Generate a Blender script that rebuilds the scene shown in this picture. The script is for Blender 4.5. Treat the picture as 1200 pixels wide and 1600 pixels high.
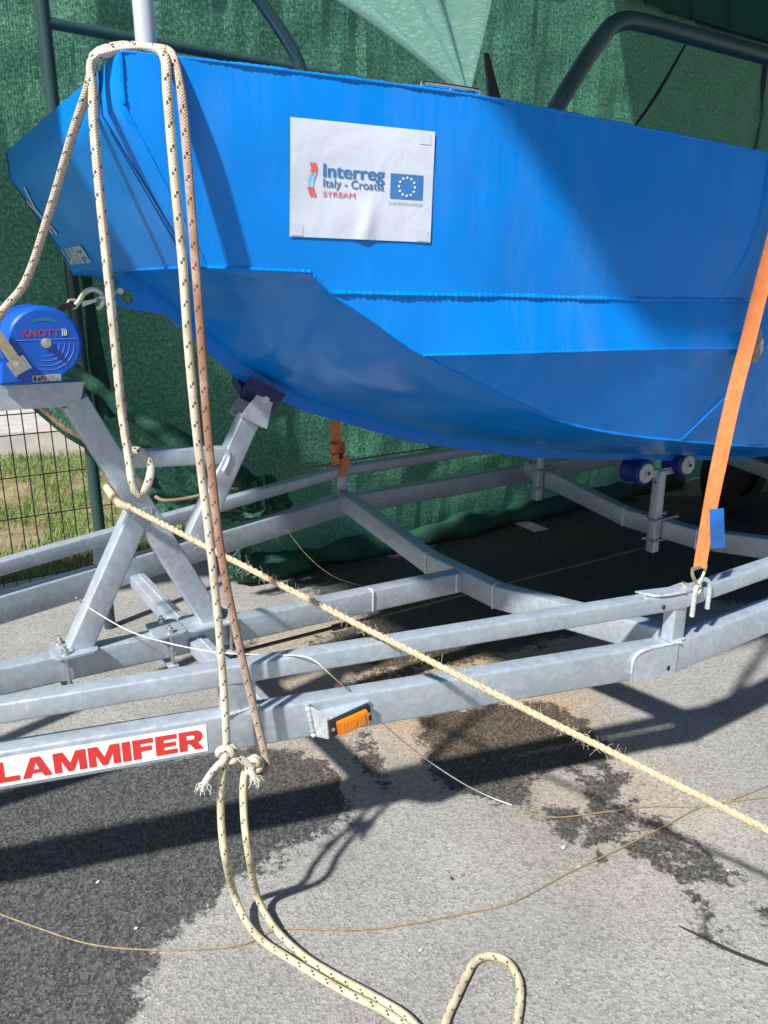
import bpy, bmesh, math, random
import numpy as np
from mathutils import Vector, Matrix
from mathutils.bvhtree import BVHTree
from mathutils import noise as mnoise

for o in list(bpy.data.objects):
    bpy.data.objects.remove(o)
SC = bpy.context.scene
random.seed(7)
PI = math.pi

# ------------------------------------------------------------------ camera
EYE = 1.55                       # eye height of the photographer, metres
PITCH = math.radians(16.5)
FOC = 1200.0                     # focal length in pixels of a 1200 x 1600 frame
cd = bpy.data.cameras.new('camera')
cd.sensor_fit = 'VERTICAL'; cd.sensor_height = 32.0; cd.sensor_width = 24.0
cd.lens = 32.0 * FOC / 1600.0
cd.clip_start = 0.02; cd.clip_end = 3000
cam = bpy.data.objects.new('camera', cd)
cam.location = (0, 0, EYE); cam.rotation_euler = (PI / 2 - PITCH, 0, 0)
SC.collection.objects.link(cam); SC.camera = cam

# ------------------------------------------------------------------ sky and sun
SHX, SHY = .574, .764            # ground shadow cast by one metre of height
SUN = Vector((-SHX, -SHY, 1)).normalized()
SUN_EL = math.asin(SUN.z)
world = bpy.data.worlds.new('World'); SC.world = world; world.use_nodes = True
wn = world.node_tree.nodes; wl = world.node_tree.links
sky = wn.new('ShaderNodeTexSky'); sky.sky_type = 'NISHITA'; sky.sun_disc = False
sky.sun_elevation = SUN_EL; sky.sun_rotation = math.atan2(SUN.x, SUN.y)
sky.air_density = 1.0; sky.dust_density = 1.2; sky.ozone_density = 1.0
wn['Background'].inputs['Strength'].default_value = .058
wl.new(sky.outputs[0], wn['Background'].inputs[0])
sd = bpy.data.lights.new('sun', 'SUN'); sd.energy = 5.0; sd.angle = math.radians(2.2); sd.color = (1, .97, .92)
sun = bpy.data.objects.new('sun', sd); sun.rotation_euler = SUN.to_track_quat('Z', 'Y').to_euler()
sun.location = (0, 0, 10); SC.collection.objects.link(sun)
SC.view_settings.view_transform = 'Standard'; SC.view_settings.look = 'None'
SC.view_settings.exposure = .62; SC.view_settings.gamma = 1; SC.view_settings.use_curve_mapping = False

# ------------------------------------------------------------------ site frame: u along the trailer to the stern, v across it, z up
AXR = math.radians(33.5)
AU = Vector((math.cos(AXR), math.sin(AXR), 0)); AV = Vector((-math.sin(AXR), math.cos(AXR), 0))
C0 = Vector((.318, 2.863, 0)); OC = Vector((0, 0, EYE))
SITE = Matrix.Translation(C0) @ Matrix.Rotation(AXR, 4, 'Z')
_fw = Vector((0, math.cos(PITCH), -math.sin(PITCH))); _up = Vector((0, math.sin(PITCH), math.cos(PITCH)))
SU = SUN.dot(AU), SUN.dot(AV), SUN.z
def _ray(x, y): return Vector((1, 0, 0)) * ((x - 600) / FOC) + _up * ((800 - y) / FOC) + _fw
def _uvz(p): q = p - C0; return Vector((q.dot(AU), q.dot(AV), p.z))
# a sighted point of the photograph on a known plane of the site (height z, plane v or plane u)
def pz(x, y, z): d = _ray(x, y); return _uvz(OC + d * ((z - EYE) / d.z))
def pv(x, y, v): d = _ray(x, y); return _uvz(OC + d * ((v - (OC - C0).dot(AV)) / d.dot(AV)))
def pu(x, y, u): d = _ray(x, y); return _uvz(OC + d * ((u - (OC - C0).dot(AU)) / d.dot(AU)))
V = Vector

# ------------------------------------------------------------------ materials
MATS = {}
def mat(name):
    m = bpy.data.materials.new(name); m.use_nodes = True; MATS[name] = m
    nt = m.node_tree; b = nt.nodes['Principled BSDF']
    return m, nt, b
def nd(nt, t, **k):
    n = nt.nodes.new(t)
    for a, v in k.items():
        if a in n.inputs: n.inputs[a].default_value = v
        else: setattr(n, a, v)
    return n
def ramp(nt, fac, stops):
    r = nt.nodes.new('ShaderNodeValToRGB'); e = r.color_ramp.elements
    while len(e) < len(stops): e.new(.5)
    for x, (p, c) in zip(e, stops):
        x.position = p; x.color = (*c, 1) if len(c) == 3 else c
    nt.links.new(fac, r.inputs[0]); return r
def mixc(nt, fac, a, b, mode='MIX'):
    m = nt.nodes.new('ShaderNodeMix'); m.data_type = 'RGBA'; m.blend_type = mode
    for s, v in ((0, fac), (6, a), (7, b)):
        if isinstance(v, (int, float)): m.inputs[s].default_value = v
        elif isinstance(v, tuple): m.inputs[s].default_value = (*v, 1)
        else: nt.links.new(v, m.inputs[s])
    return m.outputs[2]
def math_(nt, op, a, b=None, c=None):
    m = nt.nodes.new('ShaderNodeMath'); m.operation = op
    for i, v in enumerate((a, b, c)):
        if v is None: continue
        if isinstance(v, (int, float)): m.inputs[i].default_value = v
        else: nt.links.new(v, m.inputs[i])
    return m.outputs[0]
def noise(nt, scale, detail=4, rough=.55, vec=None, dist=0):
    n = nt.nodes.new('ShaderNodeTexNoise')
    n.inputs['Scale'].default_value = scale; n.inputs['Detail'].default_value = detail
    n.inputs['Roughness'].default_value = rough; n.inputs['Distortion'].default_value = dist
    if vec is not None: nt.links.new(vec, n.inputs['Vector'])
    return n
def geo_pos(nt): return nt.nodes.new('ShaderNodeNewGeometry').outputs['Position']
def bump(nt, b, h, strength=.3, dist=.01):
    n = nt.nodes.new('ShaderNodeBump'); n.inputs['Strength'].default_value = strength; n.inputs['Distance'].default_value = dist
    nt.links.new(h, n.inputs['Height']); nt.links.new(n.outputs[0], b.inputs['Normal']); return n

def simple(name, col, rough=.5, metal=0, var=.15, scale=30, bmp=0, spec=.5):
    m, nt, b = mat(name)
    n = noise(nt, scale, 5, vec=geo_pos(nt))
    c = ramp(nt, n.outputs[0], [(.3, tuple(x * (1 - var) for x in col)), (.7, tuple(min(1, x * (1 + var)) for x in col))])
    nt.links.new(c.outputs[0], b.inputs['Base Color'])
    b.inputs['Roughness'].default_value = rough; b.inputs['Metallic'].default_value = metal
    b.inputs['Specular IOR Level'].default_value = spec
    if bmp: bump(nt, b, n.outputs[0], bmp, .004)
    return m

def make_paint():
    m, nt, b = mat('hull_paint'); p = geo_pos(nt)
    n = noise(nt, 3.0, 4, vec=p); n2 = noise(nt, 90, 3, vec=p)
    c = ramp(nt, n.outputs[0], [(.3, (.0, .195, .68)), (.7, (.0, .228, .77))])
    d = ramp(nt, noise(nt, 260, 2, vec=p).outputs[0], [(.72, (0, 0, 0)), (.8, (1, 1, 1))])
    s = math_(nt, 'MULTIPLY', d.outputs[0], .05)
    mpp = nt.nodes.new('ShaderNodeMapping'); mpp.inputs['Scale'].default_value = (6, 6, .8); nt.links.new(p, mpp.inputs[0])
    stk_ = ramp(nt, noise(nt, 2.2, 6, .7, vec=mpp.outputs[0]).outputs[0], [(.50, (0, 0, 0)), (.78, (1, 1, 1))])
    cc = mixc(nt, math_(nt, 'MULTIPLY', stk_.outputs[0], .07), c.outputs[0], (.40, .48, .55))
    scf = ramp(nt, noise(nt, 34, 6, .8, vec=p, dist=2.0).outputs[0], [(.70, (0, 0, 0)), (.76, (1, 1, 1))])
    cc = mixc(nt, math_(nt, 'MULTIPLY', scf.outputs[0], .10), cc, (.02, .12, .38))
    nt.links.new(mixc(nt, s, cc, (.5, .6, .7)), b.inputs['Base Color'])
    r = ramp(nt, noise(nt, 7, 5, vec=p).outputs[0], [(.3, (.13,) * 3), (.7, (.24,) * 3)])
    nt.links.new(r.outputs[0], b.inputs['Roughness'])
    h = math_(nt, 'ADD', math_(nt, 'MULTIPLY', noise(nt, 2.2, 2, vec=p).outputs[0], 1.0), math_(nt, 'MULTIPLY', n2.outputs[0], .012))
    bump(nt, b, h, .5, .035)
    b.inputs['Specular IOR Level'].default_value = .26
make_paint()

def make_galv():
    m, nt, b = mat('galvanised'); p = geo_pos(nt)
    v = nd(nt, 'ShaderNodeTexVoronoi', Scale=70.0); nt.links.new(p, v.inputs['Vector'])
    n = noise(nt, 9, 6, .65, vec=p); n3 = noise(nt, 45, 4, .6, vec=p)
    sp = math_(nt, 'MULTIPLY_ADD', v.outputs['Color'], .26, 0)
    f = math_(nt, 'ADD', math_(nt, 'MULTIPLY', n.outputs[0], .75), math_(nt, 'ADD', math_(nt, 'MULTIPLY', n3.outputs[0], .25), math_(nt, 'SUBTRACT', sp, .13)))
    c = ramp(nt, f, [(.25, (.36, .415, .475)), (.5, (.44, .505, .57)), (.75, (.54, .61, .68))])
    # darker dull smears and white bloom left by the zinc bath
    st = ramp(nt, noise(nt, 5, 3, .5, vec=p, dist=1.5).outputs[0], [(.60, (0, 0, 0)), (.72, (1, 1, 1))])
    col = mixc(nt, math_(nt, 'MULTIPLY', st.outputs[0], .18), c.outputs[0], (.32, .35, .40))
    wb = ramp(nt, noise(nt, 24, 5, .7, vec=p).outputs[0], [(.64, (0, 0, 0)), (.72, (1, 1, 1))])
    col = mixc(nt, math_(nt, 'MULTIPLY', wb.outputs[0], .4), col, (.78, .83, .88))
    nt.links.new(col, b.inputs['Base Color'])
    b.inputs['Metallic'].default_value = .42
    r = ramp(nt, n3.outputs[0], [(.3, (.30,) * 3), (.7, (.46,) * 3)]); nt.links.new(r.outputs[0], b.inputs['Roughness'])
    bump(nt, b, math_(nt, 'ADD', n3.outputs[0], math_(nt, 'MULTIPLY', n.outputs[0], .8)), .18, .006)
make_galv()
simple('zinc_bolt', (.62, .63, .62), .35, .9, .2, 120)
simple('weld_zinc', (.72, .75, .78), .42, .6, .2, 90, .4)
simple('chrome', (.75, .75, .75), .12, 1, .05, 20)
simple('brass_zinc', (.62, .56, .38), .32, .9, .25, 60)
simple('hook_yellow', (.66, .68, .50), .35, .55, .2, 50)
simple('winch_blue', (.006, .095, .50), .34, 0, .12, 8)
simple('winch_line', (.12, .22, .55), .45, 0, .1, 20)
simple('pad_navy', (.007, .008, .085), .4, 0, .2, 30)
simple('roller_blue', (.005, .022, .20), .5, 0, .15, 30)
simple('cap_white', (.55, .55, .52), .5, 0, .2, 40)
simple('black_plastic', (.012, .012, .013), .45, 0, .2, 40)
simple('dark_steel', (.06, .06, .065), .5, .3, .3, 60)
simple('tube_green', (.035, .075, .075), .32, .2, .15, 10)
simple('post_dark', (.035, .055, .065), .5, .1, .2, 30)
simple('pole_white', (.50, .54, .62), .3, .1, .06, 10)
simple('white_vinyl', (.80, .81, .82), .35, 0, .03, 10)
simple('red_vinyl', (.62, .035, .03), .4, 0, .08, 20)
simple('print_blue', (.035, .16, .42), .8, 0, .1, 60)
simple('print_pale', (.30, .52, .80), .8, 0, .15, 90)
simple('print_navy', (.05, .13, .33), .8, 0, .25, 90)
simple('print_red', (.70, .12, .12), .8, 0, .2, 90)
simple('print_white', (.8, .83, .86), .8, 0, .05, 90)
simple('print_grey', (.30, .36, .46), .8, 0, .2, 90)
simple('logo_silver', (.42, .50, .55), .45, .1, .3, 120)
simple('tape', (.53, .57, .70), .18, 0, .06, 40)
simple('tag_blue', (.01, .20, .72), .45, 0, .15, 40)
simple('string_white', (.62, .60, .55), .8, 0, .2, 90)
simple('string_tan', (.26, .20, .115), .9, 0, .3, 90)
simple('cable_black', (.012, .012, .014), .5, 0, .2, 50)
simple('concrete', (.42, .40, .37), .9, 0, .18, 6, .3)
simple('pebble', (.55, .54, .50), .8, 0, .2, 30)
simple('leaf_brown', (.32, .14, .05), .8, 0, .3, 60)
simple('frayed', (.55, .53, .48), .9, 0, .3, 200)
simple('winch_label', (.40, .40, .37), .4, 0, .15, 200)
simple('winch_red', (.42, .05, .05), .5, 0, .1, 50)
simple('winch_teal', (.01, .16, .26), .5, 0, .1, 50)
simple('wheel_rubber', (.015, .015, .015), .8, 0, .2, 50)
simple('protector', (.28, .27, .25), .8, 0, .3, 60, .4)
simple('road_paint', (.62, .64, .60), .8, 0, .25, 40)

def make_paper():
    m, nt, b = mat('paper'); p = geo_pos(nt)
    b.inputs['Base Color'].default_value = (.53, .59, .70, 1); b.inputs['Roughness'].default_value = .75
    bump(nt, b, noise(nt, 14, 3, .5, vec=p, dist=.6).outputs[0], .25, .01)
make_paper()
def make_lens():
    m, nt, b = mat('amber_lens'); p = geo_pos(nt)
    w = nd(nt, 'ShaderNodeTexWave', Scale=90.0); nt.links.new(p, w.inputs['Vector'])
    c = ramp(nt, w.outputs[1] if len(w.outputs) > 1 else w.outputs[0], [(.2, (.55, .13, .0)), (.8, (.85, .27, .01))])
    nt.links.new(c.outputs[0], b.inputs['Base Color']); b.inputs['Roughness'].default_value = .2
    b.inputs['Coat Weight'].default_value = .6
make_lens()

def make_rope(name, base, dirt, dirtiness, grow=None):
    m, nt, b = mat(name)
    uv = nt.nodes.new('ShaderNodeUVMap'); uv.uv_map = 'UVMap'
    sp = nt.nodes.new('ShaderNodeSeparateXYZ'); nt.links.new(uv.outputs[0], sp.inputs[0])
    s, a = sp.outputs[0], sp.outputs[1]        # s metres along, a turns round
    st = math_(nt, 'FRACT', math_(nt, 'MULTIPLY', a, 3.0))
    col_id = math_(nt, 'FLOOR', math_(nt, 'MULTIPLY', a, 3.0))
    ph = math_(nt, 'MULTIPLY', col_id, .21)
    along = math_(nt, 'FRACT', math_(nt, 'ADD', math_(nt, 'DIVIDE', s, .040), ph))
    def near(x, c, w): return math_(nt, 'LESS_THAN', math_(nt, 'ABSOLUTE', math_(nt, 'SUBTRACT', x, c)), w)
    wob = math_(nt, 'MULTIPLY', math_(nt, 'SUBTRACT', noise(nt, 150, 2, vec=geo_pos(nt)).outputs[0], .5), .25)
    al2 = math_(nt, 'ADD', along, math_(nt, 'MULTIPLY', wob, .4))
    f1 = math_(nt, 'MULTIPLY', near(al2, .30, .075), near(math_(nt, 'ADD', st, wob), .36, .11))
    f2 = math_(nt, 'MULTIPLY', near(al2, .46, .075), near(math_(nt, 'ADD', st, wob), .62, .11))
    fl = math_(nt, 'MAXIMUM', f1, f2)
    br = nt.nodes.new('ShaderNodeTexNoise'); br.inputs['Scale'].default_value = 22
    nt.links.new(geo_pos(nt), br.inputs['Vector']); br.inputs['Detail'].default_value = 4
    d = ramp(nt, br.outputs[0], [(max(0, .62 - dirtiness * .5), (0, 0, 0)), (max(.05, .95 - dirtiness * .5), (1, 1, 1))])
    c = mixc(nt, d.outputs[0], base, dirt)
    if grow:
        g = nt.nodes.new('ShaderNodeMapRange'); g.inputs[1].default_value = 0; g.inputs[2].default_value = .55; nt.links.new(math_(nt, 'ADD', s, math_(nt, 'MULTIPLY', br.outputs[0], .2)), g.inputs[0])
        g2_ = nt.nodes.new('ShaderNodeMapRange'); g2_.inputs[1].default_value = 1.35; g2_.inputs[2].default_value = 1.0; g2_.inputs[4].default_value = 1.0; g2_.inputs[3].default_value = .45; nt.links.new(s, g2_.inputs[0])
        c = mixc(nt, math_(nt, 'MULTIPLY', g.outputs[0], g2_.outputs[0]), grow, c)
    fine = noise(nt, 480, 3, vec=geo_pos(nt))
    fr_ = ramp(nt, fine.outputs[0], [(.40, (0, 0, 0)), (.62, (1, 1, 1))])
    c = mixc(nt, math_(nt, 'MULTIPLY', fr_.outputs[0], .30 + .45 * (dirtiness > .6)), c, tuple(x * .55 for x in dirt))
    c = mixc(nt, math_(nt, 'MULTIPLY', fl, .92), c, (.03, .022, .03))
    nt.links.new(c, b.inputs['Base Color']); b.inputs['Roughness'].default_value = .85
    # plaited cover: two crossing helices
    h1 = math_(nt, 'SINE', math_(nt, 'ADD', math_(nt, 'MULTIPLY', s, 1150), math_(nt, 'MULTIPLY', a, 50)))
    h2 = math_(nt, 'SINE', math_(nt, 'SUBTRACT', math_(nt, 'MULTIPLY', s, 1150), math_(nt, 'MULTIPLY', a, 50)))
    bump(nt, b, math_(nt, 'ADD', math_(nt, 'MAXIMUM', h1, h2), math_(nt, 'MULTIPLY', fine.outputs[0], 1.2)), .6, .0012)
make_rope('rope_cream', (.74, .69, .57), (.50, .42, .30), .45)
make_rope('rope_dirty', (.62, .46, .36), (.38, .20, .125), .8, (.74, .67, .56))
make_rope('rope_yellowed', (.70, .65, .46), (.46, .38, .24), .5)
def make_sisal():
    m, nt, b = mat('sisal'); p = geo_pos(nt)
    n = noise(nt, 160, 4, vec=p); c = ramp(nt, n.outputs[0], [(.3, (.36, .28, .17)), (.55, (.55, .455, .30)), (.8, (.68, .60, .43))])
    nt.links.new(c.outputs[0], b.inputs['Base Color']); b.inputs['Roughness'].default_value = .8
    bump(nt, b, n.outputs[0], .5, .003)
make_sisal()
def make_strap():
    m, nt, b = mat('strap_orange')
    uv = nt.nodes.new('ShaderNodeUVMap'); uv.uv_map = 'UVMap'
    sp = nt.nodes.new('ShaderNodeSeparateXYZ'); nt.links.new(uv.outputs[0], sp.inputs[0])
    s, a = sp.outputs[0], sp.outputs[1]
    fa = math_(nt, 'FRACT', math_(nt, 'MULTIPLY', a, 9.0)); fs = math_(nt, 'FRACT', math_(nt, 'MULTIPLY', s, 90.0))
    row = math_(nt, 'FRACT', math_(nt, 'MULTIPLY', math_(nt, 'FLOOR', math_(nt, 'MULTIPLY', a, 9.0)), .5))
    fs2 = math_(nt, 'FRACT', math_(nt, 'ADD', math_(nt, 'MULTIPLY', s, 110.0), row))
    dk = math_(nt, 'MULTIPLY', math_(nt, 'LESS_THAN', fa, .45), math_(nt, 'LESS_THAN', fs2, .5))
    n = noise(nt, 40, 4, vec=geo_pos(nt))
    base = ramp(nt, n.outputs[0], [(.3, (.66, .18, .05)), (.7, (.80, .27, .09))])
    c = mixc(nt, math_(nt, 'MULTIPLY', dk, .6), base.outputs[0], (.42, .07, .02))
    nt.links.new(c, b.inputs['Base Color']); b.inputs['Roughness'].default_value = .6
    bump(nt, b, math_(nt, 'SUBTRACT', 1.0, dk), .4, .001)
make_strap()

def make_net(name, dark, light, trans, gain=1.0, gap=.0):
    m, nt, b = mat(name); p = geo_pos(nt)
    for n_ in [b]: nt.nodes.remove(n_)
    out = nt.nodes['Material Output']
    uv = nt.nodes.new('ShaderNodeUVMap'); uv.uv_map = 'UVMap'
    mp = nt.nodes.new('ShaderNodeMapping'); mp.inputs['Scale'].default_value = (1, 1, 1); nt.links.new(uv.outputs[0], mp.inputs[0])
    # knitted rows and the crinkle of the tapes
    n1 = noise(nt, 62, 3, .75, vec=mp.outputs[0]); n2 = noise(nt, 3.2, 5, .65, vec=mp.outputs[0]); n3 = noise(nt, 150, 2, .6, vec=mp.outputs[0])
    w = nd(nt, 'ShaderNodeTexWave', Scale=26.0, Distortion=3.0); w.bands_direction = 'X'; nt.links.new(mp.outputs[0], w.inputs['Vector'])
    f = math_(nt, 'ADD', math_(nt, 'MULTIPLY', n1.outputs[0], .72), math_(nt, 'ADD', math_(nt, 'MULTIPLY', n2.outputs[0], .20), math_(nt, 'ADD', math_(nt, 'MULTIPLY', n3.outputs[0], .30), math_(nt, 'MULTIPLY', w.outputs[1], .05))))
    c = ramp(nt, f, [(.51, dark), (.64, tuple((a + b_) / 2.6 for a, b_ in zip(dark, light))), (.77, light)])
    df = nt.nodes.new('ShaderNodeBsdfPrincipled'); df.inputs['Roughness'].default_value = .55; df.inputs['Specular IOR Level'].default_value = .35
    tr = nt.nodes.new('ShaderNodeBsdfTranslucent')
    nt.links.new(c.outputs[0], df.inputs['Base Color']); nt.links.new(mixc(nt, .5, c.outputs[0], light), tr.inputs[0])
    bp = nt.nodes.new('ShaderNodeBump'); bp.inputs['Strength'].default_value = .7; bp.inputs['Distance'].default_value = .008
    nt.links.new(f, bp.inputs['Height']); nt.links.new(bp.outputs[0], df.inputs['Normal'])
    mx = nt.nodes.new('ShaderNodeMixShader'); mx.inputs[0].default_value = trans
    nt.links.new(df.outputs[0], mx.inputs[1]); nt.links.new(tr.outputs[0], mx.inputs[2])
    last = mx
    if gap > 0:
        tp = nt.nodes.new('ShaderNodeBsdfTransparent'); m2 = nt.nodes.new('ShaderNodeMixShader')
        g = ramp(nt, n3.outputs[0], [(.66 - gap, (0, 0, 0)), (.72 - gap, (1, 1, 1))])
        nt.links.new(math_(nt, 'MULTIPLY', g.outputs[0], .6), m2.inputs[0]); nt.links.new(mx.outputs[0], m2.inputs[1]); nt.links.new(tp.outputs[0], m2.inputs[2])
        last = m2
    nt.links.new(last.outputs[0], out.inputs[0])
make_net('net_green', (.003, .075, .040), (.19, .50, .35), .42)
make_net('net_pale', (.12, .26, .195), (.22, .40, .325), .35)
make_net('net_roll', (.005, .055, .034), (.05, .17, .12), .12)
make_net('tarp_dark', (.006, .045, .035), (.012, .07, .055), .10)

def make_asphalt():
    m, nt, b = mat('asphalt'); p = geo_pos(nt)
    at = nt.nodes.new('ShaderNodeAttribute'); at.attribute_name = 'wet_shade'
    ab = nt.nodes.new('ShaderNodeAttribute'); ab.attribute_name = 'rust'
    vo = nd(nt, 'ShaderNodeTexVoronoi', Scale=150.0, Randomness=1.0); nt.links.new(p, vo.inputs['Vector'])
    g1 = noise(nt, 210, 3, .7, vec=p); g2 = noise(nt, 60, 4, .6, vec=p); lo = noise(nt, 1.6, 5, .6, vec=p); mid = noise(nt, 14, 6, .7, vec=p)
    grain = math_(nt, 'ADD', math_(nt, 'MULTIPLY', vo.outputs['Distance'], .9), math_(nt, 'MULTIPLY', g1.outputs[0], .6))
    # bare stone colours
    sep = nt.nodes.new('ShaderNodeSeparateColor'); nt.links.new(vo.outputs['Color'], sep.inputs[0])
    dry = ramp(nt, math_(nt, 'ADD', math_(nt, 'MULTIPLY', sep.outputs[0], .45), math_(nt, 'MULTIPLY', g1.outputs[0], .6)), [(.22, (.15, .147, .14)), (.45, (.26, .255, .243)), (.7, (.325, .318, .30)), (.92, (.42, .41, .39))])
    lov = ramp(nt, lo.outputs[0], [(.35, (.82,) * 3), (.65, (1.12,) * 3)])
    dryc = mixc(nt, 1.0, dry.outputs[0], lov.outputs[0], 'MULTIPLY')
    # dark bitumen pits in the worn dry surface
    pit = ramp(nt, math_(nt, 'ADD', math_(nt, 'MULTIPLY', mid.outputs[0], .6), math_(nt, 'MULTIPLY', g2.outputs[0], .5)), [(.36, (1, 1, 1)), (.46, (0, 0, 0))])
    dryc = mixc(nt, math_(nt, 'MULTIPLY', pit.outputs[0], .55), dryc, (.07, .068, .065))
    wet_shade = ramp(nt, math_(nt, 'ADD', math_(nt, 'MULTIPLY', sep.outputs[1], .5), math_(nt, 'MULTIPLY', g1.outputs[0], .5)), [(.25, (.024, .025, .026)), (.55, (.070, .071, .070)), (.8, (.13, .13, .125)), (.95, (.24, .24, .23))])
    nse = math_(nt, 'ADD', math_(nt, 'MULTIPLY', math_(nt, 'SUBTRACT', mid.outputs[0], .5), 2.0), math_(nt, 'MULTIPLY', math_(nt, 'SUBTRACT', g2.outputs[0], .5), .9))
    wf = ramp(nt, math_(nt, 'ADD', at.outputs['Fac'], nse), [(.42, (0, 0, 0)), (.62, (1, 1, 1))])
    col = mixc(nt, wf.outputs[0], dryc, wet_shade.outputs[0])
    rf = math_(nt, 'MULTIPLY', ab.outputs['Fac'], math_(nt, 'ADD', .25, math_(nt, 'MULTIPLY', mid.outputs[0], .8)))
    col = mixc(nt, rf, col, mixc(nt, 1.0, col, (1.35, .92, .50), 'MULTIPLY'))
    nt.links.new(col, b.inputs['Base Color'])
    r = math_(nt, 'SUBTRACT', .92, math_(nt, 'MULTIPLY', wf.outputs[0], .22)); nt.links.new(r, b.inputs['Roughness'])
    b.inputs['Specular IOR Level'].default_value = .4
    bump(nt, b, grain, .5, .0045)
make_asphalt()
def make_soil():
    m, nt, b = mat('soil'); p = geo_pos(nt)
    n = noise(nt, 3.5, 6, .7, vec=p); c = ramp(nt, n.outputs[0], [(.35, (.10, .12, .03)), (.5, (.22, .17, .09)), (.7, (.36, .29, .18))])
    nt.links.new(c.outputs[0], b.inputs['Base Color']); b.inputs['Roughness'].default_value = .95
    bump(nt, b, noise(nt, 60, 5, vec=p).outputs[0], .6, .02)
make_soil()
def make_grass():
    m, nt, b = mat('grass'); p = geo_pos(nt)
    n = noise(nt, 9, 5, .7, vec=p); c = ramp(nt, n.outputs[0], [(.30, (.28, .24, .11)), (.42, (.10, .21, .03)), (.7, (.17, .32, .06))])
    nt.links.new(c.outputs[0], b.inputs['Base Color']); b.inputs['Roughness'].default_value = .6
make_grass()

# ------------------------------------------------------------------ mesh helpers (all coordinates are u, v, z of the site)
class MB:
    def __init__(s): s.v = []; s.f = []; s.uv = {}
    def add(s, vs, fs, uvs=None):
        k = len(s.v); s.v += [tuple(x) for x in vs]; s.f += [tuple(i + k for i in f) for f in fs]
        if uvs is not None:
            for i, t in enumerate(uvs): s.uv[k + i] = t
        return s
    def box(s, c, d, R=None):
        c = V(c); vs = []
        for x in (-1, 1):
            for y in (-1, 1):
                for z in (-1, 1):
                    o = V((x * d[0] / 2, y * d[1] / 2, z * d[2] / 2)); vs.append(c + (R @ o if R else o))
        return s.add(vs, [(0, 1, 3, 2), (4, 6, 7, 5), (0, 4, 5, 1), (2, 3, 7, 6), (0, 2, 6, 4), (1, 5, 7, 3)])
    def prism(s, pts, ext):
        n = len(pts); e = V(ext); vs = [V(p) for p in pts] + [V(p) + e for p in pts]
        return s.add(vs, [tuple(range(n))[::-1], tuple(range(n, 2 * n))] + [(i, (i + 1) % n, (i + 1) % n + n, i + n) for i in range(n)])
    def cyl(s, p0, p1, r0, r1=None, n=16, caps=True):
        p0 = V(p0); p1 = V(p1); r1 = r0 if r1 is None else r1; t = (p1 - p0).normalized()
        a = t.orthogonal().normalized(); b = t.cross(a); vs = []
        for p, r in ((p0, r0), (p1, r1)):
            for i in range(n):
                q = 2 * PI * i / n; vs.append(p + a * (r * math.cos(q)) + b * (r * math.sin(q)))
        fs = [(i, (i + 1) % n, (i + 1) % n + n, i + n) for i in range(n)]
        if caps: fs += [tuple(range(n))[::-1], tuple(range(n, 2 * n))]
        return s.add(vs, fs)
    def tube(s, pts, r, n=10, caps=True, rf=None, twist=0., uv0=0.):
        pts = [V(p) for p in pts]; N = len(pts); vs = []; uvs = []; L = 0
        t = (pts[1] - pts[0]).normalized(); a = t.orthogonal().normalized()
        if abs(t.z) < .9: a = (V((0, 0, 1)) - t * t.z).normalized()
        for i, p in enumerate(pts):
            t = (pts[min(i + 1, N - 1)] - pts[max(i - 1, 0)]).normalized()
            a = (a - t * a.dot(t)).normalized(); b = t.cross(a)
            if i: L += (p - pts[i - 1]).length
            rr = r * (rf(i / (N - 1), L) if rf else 1)
            for k in range(n + 1):
                q = 2 * PI * k / n + twist * L
                vs.append(p + a * (rr * math.cos(q)) + b * (rr * math.sin(q))); uvs.append((L + uv0, k / n))
        m = n + 1
        fs = [(i * m + k, i * m + k + 1, (i + 1) * m + k + 1, (i + 1) * m + k) for i in range(N - 1) for k in range(n)]
        if caps: fs += [tuple(range(n))[::-1], tuple((N - 1) * m + k for k in range(n))]
        return s.add(vs, fs, uvs)
    def grid(s, rows, uvs=None, flip=False):
        R = len(rows); C = len(rows[0]); vs = [p for r in rows for p in r]
        fs = []
        for i in range(R - 1):
            for j in range(C - 1):
                q = (i * C + j, i * C + j + 1, (i + 1) * C + j + 1, (i + 1) * C + j)
                fs.append(q[::-1] if flip else q)
        return s.add(vs, fs, uvs)
    def mesh(s, name, off=(0, 0, 0), smooth=35):
        me = bpy.data.meshes.new(name); o = V(off)
        me.from_pydata([tuple(V(p) - o) for p in s.v], [], s.f)
        if s.uv:
            ul = me.uv_layers.new(name='UVMap')
            idx = np.zeros(len(me.loops), dtype=np.int32); me.loops.foreach_get('vertex_index', idx)
            tab = np.zeros((len(s.v), 2), dtype=np.float32)
            for i, t in s.uv.items(): tab[i] = t
            ul.data.foreach_set('uv', tab[idx].ravel())
        me.validate(); me.update()
        if smooth:
            me.shade_smooth(); me.set_sharp_from_angle(angle=math.radians(smooth))
        return me

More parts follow.
